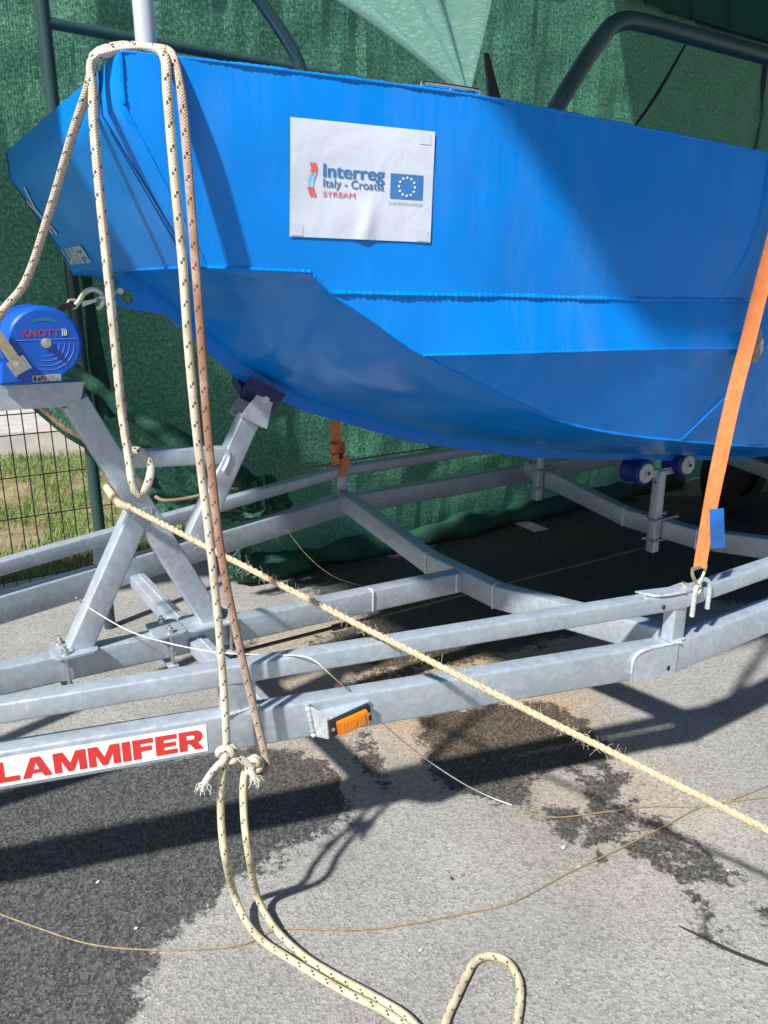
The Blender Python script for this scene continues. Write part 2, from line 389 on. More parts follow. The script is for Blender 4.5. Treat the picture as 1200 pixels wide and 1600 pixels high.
def sect(w, h, r, n=3):
    out = []
    for cx, cy, a0 in ((w / 2 - r, h / 2 - r, 0), (-w / 2 + r, h / 2 - r, 90), (-w / 2 + r, -h / 2 + r, 180), (w / 2 - r, -h / 2 + r, 270)):
        for i in range(n + 1):
            a = math.radians(a0 + 90 * i / n); out.append((cx + r * math.cos(a), cy + r * math.sin(a)))
    return out
def sweep(mb, pts, w, h, r=.006, side=None):
    # hollow-section steel swept with mitred corners; side: fixed sideways direction for members lying in the centre plane
    pts = [V(p) for p in pts]; N = len(pts); S = sect(w, h, r); n = len(S); vs = []
    dirs = [(pts[i + 1] - pts[i]).normalized() for i in range(N - 1)]
    def frame(d):
        if side is not None: a = V(side); return a, d.cross(a).normalized()
        a = V((0, 0, 1)).cross(d).normalized(); b = V((0, 0, 1)) if abs(d.z) < .5 else d.cross(a); return a, b
    for i, p in enumerate(pts):
        if i == 0 or i == N - 1:
            d = dirs[0] if i == 0 else dirs[-1]; a, b = frame(d)
            for x, y in S: vs.append(p + a * x + b * y)
        else:
            d = dirs[i - 1]; e = dirs[i]; nb = (d + e).normalized(); a, b = frame(d)
            for x, y in S:
                q = p + a * x + b * y; tt = (p - q).dot(nb) / d.dot(nb); vs.append(q + d * tt)
    fs = [(i * n + k, i * n + (k + 1) % n, (i + 1) * n + (k + 1) % n, (i + 1) * n + k) for i in range(N - 1) for k in range(n)]
    fs += [tuple(range(n))[::-1], tuple((N - 1) * n + k for k in range(n))]
    return mb.add(vs, fs)

def spline(pts, step=.02):
    P = [V(p) for p in pts]; P = [P[0] * 2 - P[1]] + P + [P[-1] * 2 - P[-2]]; out = []
    for i in range(1, len(P) - 2):
        a, b, c, d = P[i - 1:i + 3]; n = max(2, int((c - b).length / step))
        for k in range(n):
            t = k / n; out.append(.5 * ((2 * b) + (c - a) * t + (2 * a - 5 * b + 4 * c - d) * t * t + (3 * b - a - 3 * c + d) * t ** 3))
    out.append(P[-2]); return out
def interp(x, xs, ys): return float(np.interp(x, xs, ys))

COL = SC.collection
def tag(o, label, cat, group=None):
    o['label'] = label; o['category'] = cat
    if group: o['group'] = group
    return o
def part(name, mb, m, parent, smooth=35):
    off = PARENT_OFF.get(parent.name, V((0, 0, 0)))
    o = bpy.data.objects.new(name, mb.mesh(name, off, smooth)); COL.objects.link(o); o.parent = parent
    o.data.materials.append(MATS[m]); PARENT_OFF[o.name] = off
    return o
PARENT_OFF = {}
def root(name, base, label, cat, group=None):
    o = bpy.data.objects.new(name, None); COL.objects.link(o); o.empty_display_size = .1
    o.matrix_world = SITE @ Matrix.Translation(V(base)); PARENT_OFF[o.name] = V(base)
    return tag(o, label, cat, group)
def single(name, mb, m, label=None, cat=None, group=None, kind=None, smooth=35):
    a = np.array([tuple(p) for p in mb.v]); base = V(((a[:, 0].min() + a[:, 0].max()) / 2, (a[:, 1].min() + a[:, 1].max()) / 2, a[:, 2].min()))
    o = bpy.data.objects.new(name, mb.mesh(name, base, smooth)); COL.objects.link(o); o.matrix_world = SITE @ Matrix.Translation(base)
    o.data.materials.append(MATS[m]); PARENT_OFF[o.name] = base
    if label: tag(o, label, cat, group)
    if kind: o['kind'] = kind
    return o
def bead(pts, r=.004, step=.006, seed=0, amp=.35, n=7):
    # hand-laid weld bead
    rnd = random.Random(seed); b = MB(); P = spline(pts, step)
    rf = lambda t, L: 1 + amp * math.sin(L * 420 + seed) * .45 + .35 * amp * (rnd.random() - .5) + .18 * math.sin(L * 37 + seed) + .12 * math.sin(L * 91)
    return b.tube(P, r, n, True, rf)
def text_mesh(s, size=1.0, bold=0.0, shear=0.0, space=1.0):
    c = bpy.data.curves.new('lettering', 'FONT'); c.body = s; c.size = size; c.offset = bold; c.shear = shear; c.space_character = space
    o = bpy.data.objects.new('lettering', c); COL.objects.link(o)
    dg = bpy.context.evaluated_depsgraph_get(); dg.update(); me = o.evaluated_get(dg).to_mesh()
    vs = [tuple(v.co) for v in me.vertices]; fs = [tuple(p.vertices) for p in me.polygons]
    o.evaluated_get(dg).to_mesh_clear(); bpy.data.objects.remove(o); bpy.data.curves.remove(c)
    a = np.array(vs); lo = a.min(0); hi = a.max(0); a = (a - lo) / np.maximum(hi - lo, 1e-6); ar = (hi[0] - lo[0]) / (hi[1] - lo[1])
    return a[:, :2], fs, ar       # normalised 0..1 in x and y, aspect ratio
def plate_text(mb, s, fn, bold=.0, shear=0., space=1.):
    vs, fs, ar = text_mesh(s, 1., 0., shear, space)
    for i, dx in enumerate((-bold, 0, bold) if bold else (0,)): mb.add([fn(x + dx / ar, y) + V((0, -.00012 * i, 0)) for x, y in vs], fs)
GLYPH = {'L': (1., [(0, 0), (1, 0), (1, .25), (.38, .25), (.38, 1), (0, 1)]),
 'A': (1.28, [(0, 0), (.27, 0), (.34, .2), (.66, .2), (.73, 0), (1, 0), (.66, 1), (.34, 1)]),
 'M': (1.42, [(0, 0), (.23, 0), (.23, .58), (.42, 0), (.58, 0), (.77, .58), (.77, 0), (1, 0), (1, 1), (.70, 1), (.5, .42), (.30, 1), (0, 1)]),
 'I': (.38, [(0, 0), (1, 0), (1, 1), (0, 1)]),
 'F': (.95, [(0, 0), (.38, 0), (.38, .38), (.92, .38), (.92, .62), (.38, .62), (.38, .76), (1, .76), (1, 1), (0, 1)]),
 'E': (1., [(0, 0), (1, 0), (1, .24), (.38, .24), (.38, .39), (.94, .39), (.94, .61), (.38, .61), (.38, .76), (1, .76), (1, 1), (0, 1)]),
 'R': (1.12, [(0, 0), (.33, 0), (.33, .34), (.44, .34), (.66, 0), (1.02, 0), (.79, .37), (.93, .46), (1, .60), (1, .74), (.95, .89), (.82, 1), (0, 1)])}
HOLES = {'A': [(.415, .40), (.585, .40), (.5, .70)], 'R': [(.33, .56), (.60, .56), (.66, .60), (.66, .73), (.60, .77), (.33, .77)]}
def block_text(s, fn, gap=.10):
    ink_, hole = MB(), []; tot = sum(GLYPH[c][0] + gap for c in s) - gap; x0 = 0
    for c in s:
        w, P = GLYPH[c]; k_ = len(P); ink_.add([fn((x0 + x * w) / tot, y, 0) for x, y in P], [tuple(range(k_))])
        if c in HOLES: hole.append(MB().add([fn((x0 + x * w) / tot, y, 1) for x, y in HOLES[c]], [tuple(range(len(HOLES[c])))]))
        x0 += w + gap
    return ink_, hole

# ================================================================== SETTING
# ---- asphalt: one sheet to the horizon, fine near the trailer so that the stains keep their own outlines
def axis(lo, hi, step, far):
    a = list(np.arange(lo, hi + 1e-6, step)); s = step; x = hi; o = []
    while x < far: s *= 1.5; x += s; o.append(x)
    s = step; x = lo; p = []
    while x > -far: s *= 1.5; x -= s; p.append(x)
    return p[::-1] + a + o
gu = axis(-2.4, 2.2, .025, 600); gv = [x for x in axis(-2.0, 1.95, .025, 600) if x <= 1.95] 
def poly_uv(pts): return np.array([tuple(pz(x, y, 0))[:2] for x, y in pts])
def poly_sd(P, X, Y):
    # signed distance to a polygon, positive inside
    d = np.full(X.shape, 1e9); ins = np.zeros(X.shape, bool); n = len(P)
    for i in range(n):
        x0, y0 = P[i]; x1, y1 = P[(i + 1) % n]; dx, dy = x1 - x0, y1 - y0
        t = np.clip(((X - x0) * dx + (Y - y0) * dy) / (dx * dx + dy * dy + 1e-12), 0, 1)
        d = np.minimum(d, np.hypot(X - x0 - t * dx, Y - y0 - t * dy))
        c = ((y0 > Y) != (y1 > Y)) & (X < (x1 - x0) * (Y - y0) / (y1 - y0 + 1e-12) + x0); ins ^= c
    return np.where(ins, d, -d)
WET_SHADE = [  # outline of each damp patch, and of the shade painted in under the boat
    ([(-400, 1235), (0, 1215), (200, 1190), (420, 1165), (500, 1185), (548, 1235), (545, 1275), (500, 1305), (445, 1322), (405, 1360), (372, 1375), (345, 1392), (320, 1428), (255, 1470), (235, 1520), (205, 1590), (170, 1800), (-600, 1800)], .055, 1.0),
    ([(540, 1128), (580, 1140), (625, 1232), (600, 1245), (560, 1210)], .05, .72),
    ([(650, 1120), (760, 1100), (850, 1092), (925, 1130), (962, 1180), (955, 1205), (880, 1200), (840, 1215), (835, 1270), (770, 1252), (690, 1238), (665, 1190)], .05, .88),
    ([(880, 1195), (1000, 1205), (1020, 1222), (985, 1240), (1010, 1270), (1075, 1290), (1110, 1320), (1165, 1372), (1160, 1400), (1090, 1390), (1140, 1440), (1110, 1470), (1085, 1440), (1060, 1385), (1000, 1345), (950, 1322), (955, 1365), (915, 1345), (900, 1318), (880, 1290), (868, 1270), (905, 1262)], .045, .66),
    ([(1170, 1400), (1230, 1430), (1240, 1475), (1180, 1440)], .04, .7),
    ([(820, 1260), (905, 1250), (930, 1290), (900, 1330), (862, 1300)], .04, .72),
    ([(420, 1330), (480, 1325), (485, 1345), (460, 1362), (425, 1362)], .04, .62),
    ([(1060, 1425), (1120, 1440), (1200, 1500), (1140, 1510), (1085, 1480)], .04, .55),
    ([(560, 1050), (650, 1035), (700, 1060), (690, 1095), (600, 1110), (480, 1130), (440, 1110)], .05, .62),
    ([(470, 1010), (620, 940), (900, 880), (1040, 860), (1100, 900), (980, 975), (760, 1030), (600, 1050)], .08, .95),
    ([(440, 890), (560, 845), (800, 790), (1300, 760), (1500, 900), (1250, 950), (1000, 930), (800, 960), (640, 960), (520, 950)], .10, 1.0),  # whole area under the boat: dark tone painted in to deepen its shade
    ([(300, 1010), (330, 960), (420, 990), (380, 1040), (300, 1070)], .05, .55),
]
RUST = [([(540, 1040), (700, 960), (860, 940), (900, 1000), (930, 1130), (965, 1185), (860, 1180), (700, 1215), (560, 1130)], .12, 1.0),
        ([(300, 1000), (520, 930), (900, 880), (1010, 1030), (950, 1120), (800, 1180), (560, 1180), (430, 1170)], .15, .55), ([(700, 1180), (1000, 1150), (1150, 1300), (1000, 1400), (800, 1300)], .2, .4),
        ([(960, 1190), (1040, 1230), (1080, 1290), (1000, 1270)], .06, .7), ([(380, 1180), (640, 1150), (660, 1210), (560, 1250), (420, 1240)], .08, .45)]
def build_ground():
    X, Y = np.meshgrid(np.array(gu), np.array(gv)); wet_shade = np.zeros(X.shape); rust = np.zeros(X.shape)
    for P, w, k in WET_SHADE: wet_shade = np.maximum(wet_shade, k * np.clip(.5 + poly_sd(poly_uv(P), X, Y) / (2 * w), 0, 1))
    for P, w, k in RUST: rust = np.maximum(rust, k * np.clip(.5 + poly_sd(poly_uv(P), X, Y) / (2 * w), 0, 1))
    mb = MB(); rows = [[(X[i, j], Y[i, j], 0) for j in range(X.shape[1])] for i in range(X.shape[0])]
    mb.grid(rows); o = single('asphalt_ground', mb, 'asphalt', kind='structure', smooth=0)
    for nm, arr in (('wet_shade', wet_shade), ('rust', rust)):
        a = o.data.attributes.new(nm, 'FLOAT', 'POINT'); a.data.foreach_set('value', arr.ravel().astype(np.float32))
build_ground()
# ---- verge beyond the fence
mb = MB(); mb.grid([[(u, v, -.02 + .03 * mnoise.noise((u * .7, v * .7, 0))) for u in np.concatenate([[-600, -60, -15], np.arange(-7, 8.1, .5), [20, 80, 600]])] for v in np.concatenate([np.arange(2.04, 14, .5), [20, 40, 120, 600]])])
single('verge', mb, 'soil', kind='structure')
kb = MB(); kb.prism([(-7, 1.955, -.1), (-7, 2.045, -.1), (-7, 2.045, .035), (-7, 1.955, .03)], (17, 0, 0))
single('kerb', kb, 'concrete', kind='structure')
k0 = pz(0, 713, 0); k1 = pz(135, 707, 0); kd = (k1 - k0).normalized(); kn = V((-kd.y, kd.x, 0))
mb = MB(); a = k0 - kd * 12; mb.prism([a + V((0, 0, -.1)), a + kn * 1.5 + V((0, 0, -.1)), a + kn * 1.5 + V((0, 0, .24)), a + V((0, 0, .22))], kd * 34)
single('concrete_path', mb, 'concrete', kind='structure')
gm = MB(); rg = random.Random(3)
for i in range(42000):
    u = rg.uniform(-3.6, 1.2); v = 2.06 + 3.9 * rg.random() ** 1.2
    dens = mnoise.noise((u * 1.3, v * 1.3, 4.)) + .5 * mnoise.noise((u * 4, v * 4, 9.))
    if dens < -.18 - .12 * (v - 3) * .5 and rg.random() < .9: continue
    h = rg.uniform(.02, .07) * (1.6 if rg.random() < .06 else 1); q = rg.random() * 2 * PI; w = .0035; lean = rg.uniform(-.035, .035), rg.uniform(-.035, .035)
    du, dv = w * math.cos(q), w * math.sin(q)
    gm.add([(u - du, v - dv, 0), (u + du, v + dv, 0), (u + lean[0], v + lean[1], h)], [(0, 1, 2)])
single('verge_grass', gm, 'grass', 'patchy green grass on bare soil behind the wire fence', 'grass', kind='stuff', smooth=0)
# ---- painted mark on the ground in the shade
mb = MB(); q = [pz(790, 813, 0), pz(815, 810, 0), pz(858, 828, 0), pz(835, 832, 0)]; mb.add([p + V((0, 0, .004)) for p in q], [(0, 1, 2, 3)])
single('painted_mark', mb, 'road_paint', kind='structure')

# ================================================================== TRAILER
TR = root('boat_trailer', (0, 0, 0), 'galvanised steel boat trailer with paired side rails and dropped cross beams', 'trailer')
BEND = .96                                  # half width at the bend, beam axis
def side_path(sg, z_front, z_bend, z_aft, uf=-2.45, ua=4.2):
    k = math.tan(math.radians(15.8)); vb = BEND * sg
    return [(uf, sg * (BEND + k * uf), z_front), (0, vb, z_bend), (ua, vb, z_aft)]
for sg in (-1, 1):
    part('side_beam', sweep(MB(), side_path(sg, .50, .50, .50), .055, .10, .007), 'galvanised', TR)
    part('upper_rail', sweep(MB(), side_path(sg, .625, .676, .69), .048, .05, .006), 'galvanised', TR)
    for u in (-1.22, 0.0, 1.3):
        vv = sg * (BEND + math.tan(math.radians(15.8)) * min(u, 0)); zt = interp(u, [-2.4, 0, 4], [.60, .651, .665])
        b = MB(); w = .085 if u == -1.22 else .055
        sweep(b, [(u, vv, .552), (u, vv, zt)], w, .04, .004, side=(1, 0, 0)); part('rail_post', b, 'galvanised', TR)
        wb = bead([(u - w / 2, vv - sg * -.023, .553), (u + w / 2, vv + sg * .023, .553)], .004, .006, int(u * 7)); part('weld_bead', wb, 'weld_zinc', TR)
spine = [(-2.6, 0, .535), (-1.68, 0, .489), (-.45, 0, .442), (-.03, 0, .425)]
part('spine_beam', sweep(MB(), spine, .06, .084, .007), 'galvanised', TR)
def cross(u, w=.06):
    b = MB(); P = [(u, -.933, .535), (u, -.21, .425), (u, .21, .425), (u, .933, .535)]
    return sweep(b, P, w, .092, .007)
for u in (0.0, 1.23, 2.7): part('cross_beam', cross(u), 'galvanised', TR)
for u, s in ((0., 1), (1.23, 2)):
    for v in (-.21, .21):
        part('weld_bead', bead([(u - .0315, v, .38), (u - .0315, v, .47), (u + .0, v, .474)], .003, .006, s), 'weld_zinc', TR)
part('weld_bead', bead([(-.45, -.031, .402), (-.45, -.031, .482), (-.45, 0, .485)], .003, .006, 5), 'weld_zinc', TR)
part('weld_bead', bead([(-.062, -.031, .39), (-.062, -.033, .468)], .004, .006, 6), 'weld_zinc', TR)
# narrow front cross tie that runs under the spine
k = math.tan(math.radians(15.8)); ut = -1.16
for sg in (-1, 1):
    part('cross_tie', sweep(MB(), [(-1.112, sg * .0305, .452), (-1.112, sg * .618, .458)], .058, .048, .005), 'galvanised', TR)
    part('weld_bead', bead([(-1.108, sg * .05, .478), (-1.108, sg * .60, .484)], .0022, .01, 8, .2), 'weld_zinc', TR)
# gusset plates and holes on the bends
for sg in (-1, 1):
    def fo(u, z, o): return V((u, sg * (BEND + .0275 / math.cos(math.radians(15.8)) + k * u + o), z))
    b = MB(); P = [fo(-.155, .455, .001), fo(-.01, .452, .001), fo(-.01, .545, .001), fo(-.12, .545, .001), fo(-.15, .53, .001), fo(-.157, .5, .001)]
    b.prism(P if sg < 0 else P[::-1], (0, sg * .004, 0)); part('gusset_plate', b, 'galvanised', TR)
    part('weld_bead', bead([fo(-.157, .475, .004), fo(-.152, .522, .004), fo(-.125, .545, .004), fo(-.07, .549, .003), fo(0, .551, .002)], .0045, .006, 11), 'weld_zinc', TR)
    b = MB(); c = fo(-.035, .475, .0052); b.cyl(c, c + V((0, sg * .0015, 0)), .008, None, 14); part('drain_hole', b, 'black_plastic', TR)
    b = MB(); c = V((-.065, sg * (BEND + .024 + k * -.065 + .0012), .668)); b.cyl(c, c + V((0, sg * .0015, 0)), .007, None, 14); part('drain_hole', b, 'black_plastic', TR)
    # sleeve plate welded over the rail joint and the lashing eye
    b = MB(); b.prism([(-.11, sg * (.955 + k * -.11 - .025), .7), (-.01, sg * .935, .702), (.06, sg * .935, .704), (.06, sg * .986, .704), (-.0, sg * .986, .702), (-.085, sg * (.985 + k * -.085), .7)][::-sg or 1], (0, 0, .005))
    part('rail_plate', b, 'galvanised', TR)
    part('weld_bead', bead([(-.105, sg * .93, .706), (-.085, sg * .962, .706), (-.0, sg * .985, .707)], .004, .006, 3), 'weld_zinc', TR)
    b = MB(); b.tube(spline([(.035, sg * .992, .625), (.037, sg * .992, .70), (.05, sg * .990, .722), (.072, sg * .986, .73), (.094, sg * .990, .722), (.105, sg * .992, .70), (.107, sg * .992, .632)], .006), .007, 10)
    part('lashing_eye', b, 'weld_zinc', TR)
# clamped posts and keel rollers on the second cross beam
def post(v, z0, z1, w=.045):
    b = MB(); sweep(b, [(1.172, v, z0), (1.172, v, z1)], w, .045, .004, side=(0, 1, 0)); p_ = part('roller_post', b, 'galvanised', TR)
    b = MB(); c = (1.1485, v, z1 - .055); b.cyl(c, (1.147, v, z1 - .055), .006, None, 10); part('bolt_hole', b, 'black_plastic', p_)
    zc = interp(abs(v), [0, .21, .93], [.425, .425, .535])
    for dz in (-.05, .052):
        b = MB(); zz = zc + dz
        b.tube(spline([(1.30, v - .032, zz), (1.15, v - .032, zz), (1.143, v - .024, zz), (1.143, v + .024, zz), (1.15, v + .032, zz), (1.30, v + .032, zz)], .01), .005, 8)
        part('u_bolt', b, 'zinc_bolt', p_)
        for s in (-1, 1):
            b = MB(); b.cyl((1.285, v + s * .032, zz), (1.297, v + s * .032, zz), .010, None, 6); part('nut', b, 'zinc_bolt', p_)
    return p_
post(.0, .315, .715); post(.79, .39, .66)
b = MB(); b.box((1.15, 0, .705), (.30, .012, .035)); part('rocker_arm', b, 'galvanised', TR)
for u in (1.0, 1.30):
    b = MB(); prof = [(-.055, .02), (-.053, .054), (-.045, .060), (-.02, .056), (0, .053), (.02, .056), (.045, .060), (.053, .054), (.055, .02)]
    rows = [[(u + r * math.cos(2 * PI * i / 20), y, .735 + r * math.sin(2 * PI * i / 20)) for i in range(21)] for y, r in prof]
    b.grid(rows); r_ = part('keel_roller', b, 'roller_blue', TR)
    for s in (-1, 1):
        b = MB(); b.cyl((u, s * .055, .735), (u, s * .062, .735), .046, .043, 20); b.cyl((u, s * .062, .735), (u, s * .067, .735), .016, None, 14); part('end_cap', b, 'cap_white', r_)
        b = MB(); b.cyl((u, s * .067, .735), (u, s * .073, .735), .008, None, 6); part('axle_nut', b, 'dark_steel', r_)
# side bunk beyond, brake rod below the spine
b = MB(); b.cyl((-1.0, .05, .345), (1.25, .05, .314), .007, None, 10); part('brake_rod', b, 'dark_steel', TR)
b = MB(); b.cyl((-.575, .05, .339), (-.52, .05, .338), .013, None, 6); b.cyl((-.51, .05, .338), (-.50, .05, .338), .014, None, 6); part('turnbuckle', b, 'dark_steel', TR)
for sg in (-1, 1):
    for du in (0, .82):
        u0 = 3.1 + du
        b = MB(); prof = [(-.09, .17), (-.09, .27), (-.06, .31), (.06, .31), (.09, .27), (.09, .17)]
        b.grid([[(u0 + r * math.cos(2 * PI * i / 32), sg * .8 + y, .31 + r * math.sin(2 * PI * i / 32)) for i in range(33)] for y, r in prof])
        b.cyl((u0, sg * .8 - .05, .31), (u0, sg * .8 + .05, .31), .175, None, 24); part('wheel', b, 'wheel_rubber', TR)
# amber side marker in its bracket
def marker(sg, u0, u1):
    cs = math.cos(math.radians(15.8)); 
    fb = lambda u: sg * (BEND + .0278 / cs + k * min(u, 0))
    tilt = 0
    b = MB(); vo = .040
    pts = [(u0 - .03, fb(u0 - .03), .52), (u1 + .004, fb(u1), .532), (u1 + .004, fb(u1) + sg * .012, .532), (u0 + .0, fb(u0) + sg * vo, .515)]
    b.prism(pts[::-1] if sg < 0 else pts, (0, 0, -.004)); pl = part('marker_bracket', b, 'galvanised', TR)
    b = MB(); P = [(u0 - .032, fb(u0 - .03) + sg * .001, .545), (u0 - .002, fb(u0) + sg * vo, .52), (u0 - .002, fb(u0) + sg * vo, .462), (u0 - .02, fb(u0 - .02) + sg * .002, .455)]
    b.prism(P if sg < 0 else P[::-1], (.004, 0, 0)); part('bracket_cheek', b, 'weld_zinc', pl)
    part('weld_bead', bead([(u0 - .033, fb(u0 - .03) + sg * .003, .548), (u0 - .03, fb(u0) + sg * .003, .5), (u0 - .022, fb(u0) + sg * .003, .455)], .005, .006, 21, .6), 'weld_zinc', pl)
    a = V((u0, fb(u0) + sg * (vo + .002), .492)); e = V((u1, fb(u1) + sg * .016, .507)); d = (e - a); L = d.length; d.normalize(); up = V((0, 0, 1)); n_ = d.cross(up) * (1 if sg < 0 else -1); n_.normalize(); up = (n_.cross(d) * (1 if sg < 0 else -1)).normalized(); 
    R = Matrix((d, n_, up)).transposed()
    def pb(mb, x0, x1, z0, z1, y0, y1): return mb.box(a + d * ((x0 + x1) / 2) + n_ * ((y0 + y1) / 2) + up * ((z0 + z1) / 2), (x1 - x0, y1 - y0, z1 - z0), R)
    h = .021
    mk = part('side_marker_lamp', pb(MB(), 0, L, -h, h, -.004, .010), 'black_plastic', TR)
    ln = pb(MB(), .018, L - .014, -h + .003, h - .003, .010, .022); pb(ln, .028, L - .024, -h + .007, h - .007, .022, .025); pb(ln, .06, L - .05, -.006, .006, .025, .0265)
    part('amber_lens', ln, 'amber_lens', mk)
    for x in (.008, L - .007):
        b = MB(); b.cyl(a + d * x + n_ * .010, a + d * x + n_ * .012, .005, None, 10); part('screw', b, 'zinc_bolt', mk)
marker(-1, -1.035, -.92); marker(1, 1.55, 1.66)
# maker's sticker on the near side beam
cs = math.cos(math.radians(15.8))
def near_face(u, z, o=0.): return V((u - o * k * .96, -(BEND + .0275 / cs + k * u) - o, z))
s0, s1, zb, zt = -1.775, -1.305, .463, .535
b = MB(); b.prism([near_face(s0, zb, .0003), near_face(s1, zb, .0003), near_face(s1, zt, .0003), near_face(s0, zt, .0003)], (0, -.0012, 0)); stk = part('name_sticker', b, 'white_vinyl', TR)
b, hl_ = block_text('LAMMIFER', lambda x, y, o: near_face(s0 + .022 + (s1 - .010 - s0 - .022) * x, zb + .010 + (zt - zb - .020) * y, .0022 + .0004 * o))
part('sticker_lettering', b, 'red_vinyl', stk, 0); [part('letter_counter', h_, 'white_vinyl', stk, 0) for h_ in hl_]
# winch stand
def strut(p0, p1, w, d, name='stand_leg'):
    return part(name, sweep(MB(), [p0, p1], d, w, .006, side=(0, 1, 0)), 'galvanised', TR)
ZS = lambda u: interp(u, [-2.6, -1.68, -.45], [.577, .531, .484])
strut((-1.462, 0, ZS(-1.46) + .004), (-1.238, 0, .935), .068, .062)
strut((-1.395, 0, 1.245), (-1.052, 0, ZS(-1.05) + .006), .072, .055)
strut((-1.085, 0, .80), (-.885, 0, 1.155), .066, .05)
strut((-1.275, 0, 1.070), (-.955, 0, 1.045), .052, .045, 'stand_brace')
part('weld_bead', bead([(-.985, -.026, 1.075), (-.968, -.027, 1.045), (-.99, -.027, 1.0)], .0045, .006, 31), 'weld_zinc', TR)
# channel that carries the winch
b = MB(); b.prism([(-1.85, -.045, 1.245), (-1.392, -.045, 1.238), (-1.372, -.045, 1.30), (-1.85, -.045, 1.307)][::-1], (0, .004, 0))
b.prism([(-1.85, .041, 1.245), (-1.392, .041, 1.238), (-1.372, .041, 1.30), (-1.85, .041, 1.307)][::-1], (0, .004, 0))
b.prism([(-1.85, -.0455, 1.303), (-1.85, .0455, 1.303), (-1.371, .0455, 1.2965), (-1.371, -.0455, 1.2965)][::-1], (0, 0, .0045)); part('winch_channel', b, 'galvanised', TR)
# foot plates with U-bolts
def foot(uc, w):
    z = ZS(uc); b = MB(); sl = (ZS(uc + .1) - ZS(uc - .1)) / .2
    P = []
    for x, y in sect(w, .125, .02): P.append((uc + x, y, z + sl * x + .001))
    b.prism(P, (0, 0, .007)); fp = part('foot_plate', b, 'galvanised', TR)
    return fp, z
for uc, w, bolts in ((-1.475, .12, (-1.505,)), (-1.06, .17, (-1.005,)), (-1.20, .10, (-1.20,))):
    fp, z = foot(uc, w)
    for ub in bolts:
        zb_ = ZS(ub)
        for s in (-1, 1):
            b = MB(); b.cyl((ub, s * .042, zb_ - .115), (ub, s * .042, zb_ + .032), .0055, None, 10); part('clamp_bolt', b, 'zinc_bolt', fp)
            b = MB(); b.cyl((ub, s * .042, zb_ + .009), (ub, s * .042, zb_ + .012), .013, None, 14); b.cyl((ub, s * .042, zb_ + .012), (ub, s * .042, zb_ + .022), .0105, None, 6); part('nut', b, 'zinc_bolt', fp)
        b = MB(); b.box((ub, 0, zb_ - .105), (.03, .11, .008)); part('clamp_plate', b, 'galvanised', fp)
# forked head and the navy bow block
d = V((.2, 0, .355)).normalized(); nrm = V((d.z, 0, -d.x)); c = V((-.885, 0, 1.155))
for s in (-1, 1):
    b = MB(); P = [c - d * .012 - nrm * .048, c - d * .012 + nrm * .048, c + d * .055 + nrm * .032] + [c + d * (.076 + .028 * math.sin(a_)) + nrm * (.028 * math.cos(a_)) for a_ in np.linspace(.2, PI - .2, 9)] + [c + d * .055 - nrm * .032]
    b.prism([p + V((0, s * .045, 0)) for p in P], (0, s * .005, 0)); fk = part('fork_plate', b, 'galvanised', TR)
    b = MB(); q = c + d * .072 + V((0, s * .05, 0)); b.cyl(q, q + V((0, s * .003, 0)), .014, None, 16); b.cyl(q + V((0, s * .003, 0)), q + V((0, s * .011, 0)), .0095, None, 6); part('pivot_bolt', b, 'zinc_bolt', fk)
b = MB(); b.prism([c - d * .01 - nrm * .036 + V((0, -.045, 0)), c - d * .01 + nrm * .036 + V((0, -.045, 0)), c - d * .014 + nrm * .036 + V((0, -.045, 0)), c - d * .014 - nrm * .036 + V((0, -.045, 0))], (0, .09, 0)); part('fork_base', b, 'galvanised', TR)
kd_ = V((.88, 0, -.475)).normalized(); kn_ = V((.475, 0, .88)).normalized(); q = V((-.838, 0, 1.228))
for s in (-1, 1):
    b = MB(); P = [(-.058, -.0), (.058, 0), (.066, .030), (-.066, .030)]
    vs = [q + kd_ * x + V((0, s * .004, 0)) + kn_ * (z - .045) for x, z in P]; b.prism(vs, V((0, s * .062, .042))); part('bow_block', b, 'pad_navy', TR)
# ---- winch on the channel
WC = V((-1.468, 0, 1.41)); RW = .090
def winch_outline(rs=1.0):
    P = []
    for i in range(33):
        a = math.radians(-48 + 272 * i / 32); P.append((WC.x + RW * rs * math.cos(a), WC.z + RW * rs * math.sin(a)))
    base = [(WC.x - .115, WC.z - .045), (WC.x - .122, WC.z - .10), (WC.x + .030, WC.z - .10), (WC.x + .032, WC.z - .088), (WC.x + .045, WC.z - .077)]
    return P + base
def stack(levels):
    b = MB(); n = len(winch_outline()); rows = []
    for v, rs in levels:
        cx = WC.x - .01; cz = WC.z - .01
        rows.append([(cx + (x - cx) * rs, v, cz + (z - cz) * rs) for x, z in winch_outline()] )
    for r in rows: r.append(r[0])
    b.grid(rows); f = [tuple(range(n))]; b.add(rows[0][:n], f); b.add(rows[-1][:n], [tuple(range(n))[::-1]]); return b
wh = part('winch', stack([(-.112, .90), (-.108, .965), (-.100, .99), (-.092, 1.0), (-.055, 1.0), (-.053, .93), (.053, .93), (.055, 1.0), (.09, 1.0), (.10, .96), (.102, .9)]), 'winch_blue', TR)
VF = -.1122
def wf(du, dz, o=.001): return V((WC.x + du, VF - o, WC.z + dz))
b = MB(); plate_text(b, 'KNOTT', lambda x, y: wf(-.052 + .086 * x, .0165 + .0165 * y, .0008), .03, 0, 1.1); part('winch_lettering', b, 'winch_red', wh, 0)
b = MB()
for i in range(3):
    b.tube([wf(.039 + .0045 * i + .0035 * math.cos(a), .0248 + .0085 * math.sin(a), .0008) for a in np.linspace(-1.3, 1.3, 9)], .0011, 6)
part('winch_emblem', b, 'cap_white', wh)
